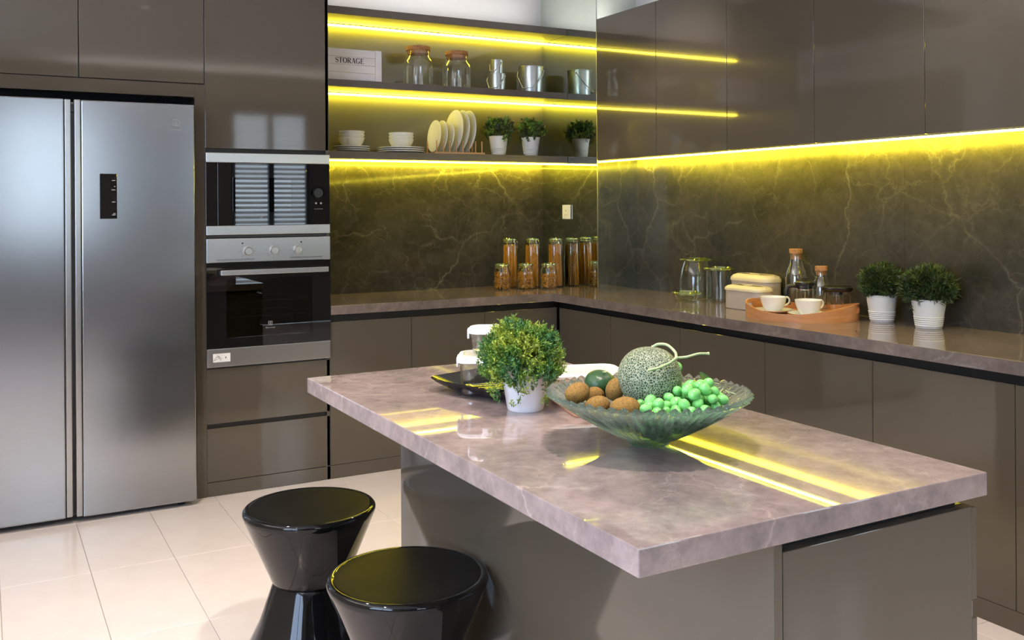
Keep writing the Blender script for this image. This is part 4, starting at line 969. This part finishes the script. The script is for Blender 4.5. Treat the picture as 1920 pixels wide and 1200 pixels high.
clip_jar((1.425, .240, ZCT), .050, .158, 'short clip jar of macaroni, less full, nearest the worktop corner', 'short macaroni jars', -.35, False, .80)

# ------------------------------------------------------------------ glass jars on the right worktop
gj = thing('glass_canister', (1.782, -.664, ZCT), 'tall empty glass canister with thick glass lid, behind the low dish', 'jar')
lathe('glass', [(0, .002), (.070, 0), (.082, .006), (.084, .02), (.083, .10), (.074, .150), (.062, .190), (.060, .196), (.058, .196), (.060, .188), (.072, .148), (.081, .10), (.082, .02), (.078, .009), (0, .006)], 'clear_glass', gj, seg=56)
lathe('lid', [(0, .197), (.074, .197), (.082, .200), (.083, .205), (.080, .2085), (0, .2085)], 'green_edge_glass', gj, seg=56)
lathe('lid_knob', [(0, .2086), (.045, .2086), (.049, .212), (.048, .215), (0, .215)], 'green_edge_glass', gj, (0.01, 0, 0), 40)
g2 = thing('glass_canister', (1.762, -.868, ZCT), 'shorter straight glass canister with rimmed lid beside the beige tins', 'jar')
lathe('glass', [(0, .002), (.055, 0), (.062, .006), (.063, .015), (.063, .158), (.061, .158), (.061, .016), (.057, .008), (0, .006)], 'clear_glass', g2, seg=56)
lathe('lid', [(0, .160), (.068, .159), (.075, .163), (.076, .169), (.073, .174), (.066, .174), (.064, .168), (0, .167)], 'green_edge_glass', g2, seg=56)
g3 = thing('glass_dish', (1.632, -.775, ZCT), 'low round clear glass dish with a lid, in front of the canisters', 'dish')
lathe('glass', [(0, .001), (.042, 0), (.050, .004), (.062, .036), (.060, .036), (.048, .007), (0, .005)], 'clear_glass', g3, seg=56)
lathe('lid', [(0, .038), (.068, .0365), (.074, .040), (.075, .046), (.072, .050), (.064, .050), (.062, .044), (0, .043)], 'green_edge_glass', g3, seg=56)
# beige tins
def tin(loc, L, W, Hh, label):
    b = thing('bread_tin', loc, label, 'tin', 'beige lidded tins')
    loft('body', [[(x, y, z) for x, y in rrect(W - s, L - s, W * .42, 10)] for s, z in ((.006, 0), (0, .003), (0, Hh * .80), (.004, Hh * .80 + .001))], 'tin', b)
    loft('lid', [[(x, y, z) for x, y in rrect(W + .006 - s, L + .006 - s, W * .42, 10)] for s, z in ((0, Hh * .775), (-.001, Hh * .78), (0, Hh * .86), (.004, Hh * .89), (.016, Hh * .95), (.040, Hh * .985), (.050, Hh), (.056, Hh), (.060, Hh * .992))], 'tin_lid', b)
    loft('lid_handle', [[(x, y, z) for x, y in rrect(W * .22, L * .24, .010, 5)] for z in (Hh * .991, Hh * 1.012)], 'tin_lid', b)
    return b
tin((1.640, -1.215, ZCT), .245, .115, .112, 'smaller beige lidded tin in front, beside the tray')
tin((1.797, -1.098, ZCT), .275, .120, .152, 'larger beige lidded tin with yellow-lit lid, behind the smaller one')

# ------------------------------------------------------------------ tray with tea things
TC = Vector((1.612, -1.575, ZCT)); TRr = .238
tr_ = thing('serving_tray', TC, 'round orange wooden tray with two raised cut-out handles', 'tray', rz=0)
lathe('tray_base', [(0, .002), (TRr - .004, .002), (TRr - .004, .010), (0, .010)], 'tray_wood', tr_, seg=64)
ha = math.radians(-62)          # handle axis direction
ncol = 168; V = []; F = []
def wall_h(t): return .034 + .034 * max(0, abs(math.cos(t - ha)) - .15) ** 1.6 / .85 ** 1.6
bm = bmesh.new(); zl = [0, .2, .36, .44, .64, .74, .88, 1.0]
G = [[None] * len(zl) for _ in range(ncol)]; Gi = [[None] * len(zl) for _ in range(ncol)]
for k in range(ncol):
    t_ = 2 * PI * k / ncol; h_ = wall_h(t_)
    for i, f in enumerate(zl):
        z = h_ * f; G[k][i] = bm.verts.new((TRr * math.cos(t_), TRr * math.sin(t_), z)); Gi[k][i] = bm.verts.new(((TRr - .007) * math.cos(t_), (TRr - .007) * math.sin(t_), z))
def is_hole(k, i):
    t_ = 2 * PI * (k + .5) / ncol; d_ = min(abs(((t_ - ha + PI) % (2 * PI)) - PI), abs(((t_ - ha) % (2 * PI)) - PI))
    return d_ < .145 and i in (3, 4)
for k in range(ncol):
    m_ = (k + 1) % ncol
    for i in range(len(zl) - 1):
        if is_hole(k, i): continue
        bm.faces.new((G[k][i], G[m_][i], G[m_][i + 1], G[k][i + 1])); bm.faces.new((Gi[k][i], Gi[k][i + 1], Gi[m_][i + 1], Gi[m_][i]))
        for (kk2, side) in ((k - 1, 0), (m_, 1)):
            if is_hole(kk2 % ncol, i):
                a = k if side == 0 else m_; bm.faces.new((G[a][i], G[a][i + 1], Gi[a][i + 1], Gi[a][i]))
        for (i2, zz) in ((i - 1, i), (i + 1, i + 1)):
            if 0 <= i2 < len(zl) - 1 and is_hole(k, i2): bm.faces.new((G[k][zz], G[m_][zz], Gi[m_][zz], Gi[k][zz]))
    e_ = len(zl) - 1
    bm.faces.new((G[k][e_], G[m_][e_], Gi[m_][e_], Gi[k][e_])); bm.faces.new((G[k][0], Gi[k][0], Gi[m_][0], G[m_][0]))
link('tray_rim', frombm('tray_rim', bm, 40), 'tray_wood', tr_)
ZT = ZCT + .0103
sau = lathe_me('dish', [(0, .002), (.036, .002), (.038, 0), (.042, .001), (.070, .010), (.086, .016), (.087, .0175), (.085, .018), (.066, .011), (.030, .006), (0, .006)], 56, 40)
cp_ = thing('teacup', (1.552, -1.466, ZT + .0065), 'white teacup on the saucer nearer the beige tins', 'cup', 'white teacups on the tray', rz=math.radians(-20))
lathe('bowl', [(0, .001), (.030, 0), (.033, .002), (.045, .022), (.0545, .048), (.0575, .066), (.0560, .0665), (.052, .048), (.042, .022), (.028, .006), (0, .005)], 'ceramic', cp_, seg=56)
tube('handle', curve_pts([(.050, 0, .058), (.066, 0, .062), (.076, 0, .050), (.071, 0, .034), (.055, 0, .026), (.047, 0, .025)], 5), .0042, 'ceramic', cp_, 10)
again(cp_, (1.574, -1.652, ZT + .0065), math.radians(-8), 'white teacup on the saucer nearer the two grassy plants')
single('saucer', sau, 'ceramic', (1.552, -1.466, ZT), 'white saucer under the teacup nearer the beige tins', 'saucer', 'white saucers on the tray')
single('saucer', sau, 'ceramic', (1.574, -1.652, ZT), 'white saucer under the teacup nearer the two grassy plants', 'saucer', 'white saucers on the tray')
def carafe(loc, r, h, rn, label):
    b = thing('glass_carafe', loc, label, 'bottle', 'cork stoppered carafes')
    lathe('glass', [(0, .002), (r * .85, 0), (r * .97, .004), (r, .015), (r, h * .55), (r * .93, h * .66), (rn * 1.1, h * .83), (rn, h * .88), (rn * 1.04, h), (rn * .96, h), (rn * .92, h * .88), (r * .90, h * .655), (r * .96, h * .55), (r * .96, .015), (0, .006)], 'bottle_glass', b, seg=44)
    lathe('cork_stopper', [(0, h * .90), (rn * .88, h * .90), (rn * .95, h + .001), (rn * 1.10, h + .002), (rn * 1.14, h + .020), (rn * 1.08, h + .022), (0, h + .022)], 'cork', b, seg=32); return b
carafe((1.800, -1.360, ZCT), .049, .262, .027, 'tall glass carafe with cork stopper behind the tray')
carafe((1.765, -1.545, ZT), .040, .182, .024, 'shorter glass carafe with cork stopper behind the coffee press')
fp = thing('coffee_press', (1.706, -1.505, ZT), 'glass coffee press with black lid and black curved handle', 'coffee press', rz=math.radians(150))
lathe('glass', [(0, .002), (.036, 0), (.039, .004), (.039, .118), (.0375, .118), (.0375, .006), (0, .005)], 'clear_glass', fp, seg=40)
lathe('lid', [(0, .104), (.0365, .104), (.037, .118), (.043, .1185), (.044, .121), (.043, .132), (.038, .137), (0, .138)], 'black_plastic', fp, seg=40)
lathe('plunger_knob', [(.004, .136), (.004, .146), (.014, .147), (.0165, .150), (.015, .154), (0, .155)], 'black_plastic', fp, seg=28)
bm = bmesh.new(); tube_bm(bm, [(.0, 0, .02), (0, 0, .136)], .002, 8); tube_bm(bm, [(.035 * math.cos(a), .035 * math.sin(a), .100) for a in np.linspace(0, 2 * PI, 25)[:-1]], .002, 6, closed=True)
link('plunger', frombm('plunger', bm, 60), 'chrome', fp)
tube('handle', curve_pts([(.036, 0, .114), (.060, 0, .116), (.078, 0, .108), (.084, 0, .085), (.079, 0, .055), (.072, 0, .032)], 5), [.0085] * 5 + [.0095] * 16 + [.0095] * 5, 'black_plastic', fp, 10)
jg = thing('glass_teapot', (1.735, -1.652, ZT), 'small glass jug with a wide flat black lid and glass handle', 'jug', rz=math.radians(-40))
lathe('glass', [(0, .002), (.030, 0), (.033, .004), (.034, .080), (.036, .100), (.0345, .100), (.0325, .080), (.0315, .006), (0, .005)], 'clear_glass', jg, seg=40)
loft('lid', [[(x, y, z) for x, y in rrect(.130 - s, .084 - s, .040, 8)] for s, z in ((.030, .0985), (.014, .102), (.002, .110), (0, .115), (.002, .119), (.02, .124))], 'black_plastic', jg, (.010, 0, 0))
lathe('lid_plug', [(0, .088), (.031, .088), (.031, .1015), (0, .1015)], 'black_plastic', jg, seg=32)
tube('handle', curve_pts([(.034, 0, .092), (.056, 0, .090), (.062, 0, .060), (.056, 0, .028), (.033, 0, .018)], 5), .0042, 'clear_glass', jg, 10)
# grassy plants on the worktop
gp = thing('potted_plant', (1.772, -1.868, ZCT), 'dark grassy ball plant in ribbed white pot, nearer the tray', 'plant', 'grassy plants on the right worktop')
ribbed_pot('pot', .047, .0635, .112, gp)
foliage('foliage', gp, (0, 0, 0), ['leaf_dark2', 'leaf_dark', 'leaf_dark'], 1000, (.088, .088, .158, .080, -.55), .026, .0028, 7, .03, 31, 0, 2); stems(gp, 24, .07, .05, .10, 12)
gq = thing('potted_plant', (1.757, -2.105, ZCT), 'dark grassy ball plant in ribbed white pot, at the far right', 'plant', 'grassy plants on the right worktop')
ribbed_pot('pot', .049, .066, .114, gq)
foliage('foliage', gq, (0, 0, 0), ['leaf_dark2', 'leaf_dark', 'leaf_dark'], 1150, (.104, .104, .157, .083, -.55), .028, .0029, 7, .03, 37, .05, 3); stems(gq, 24, .07, .05, .10, 13)
bpy.context.view_layer.update()
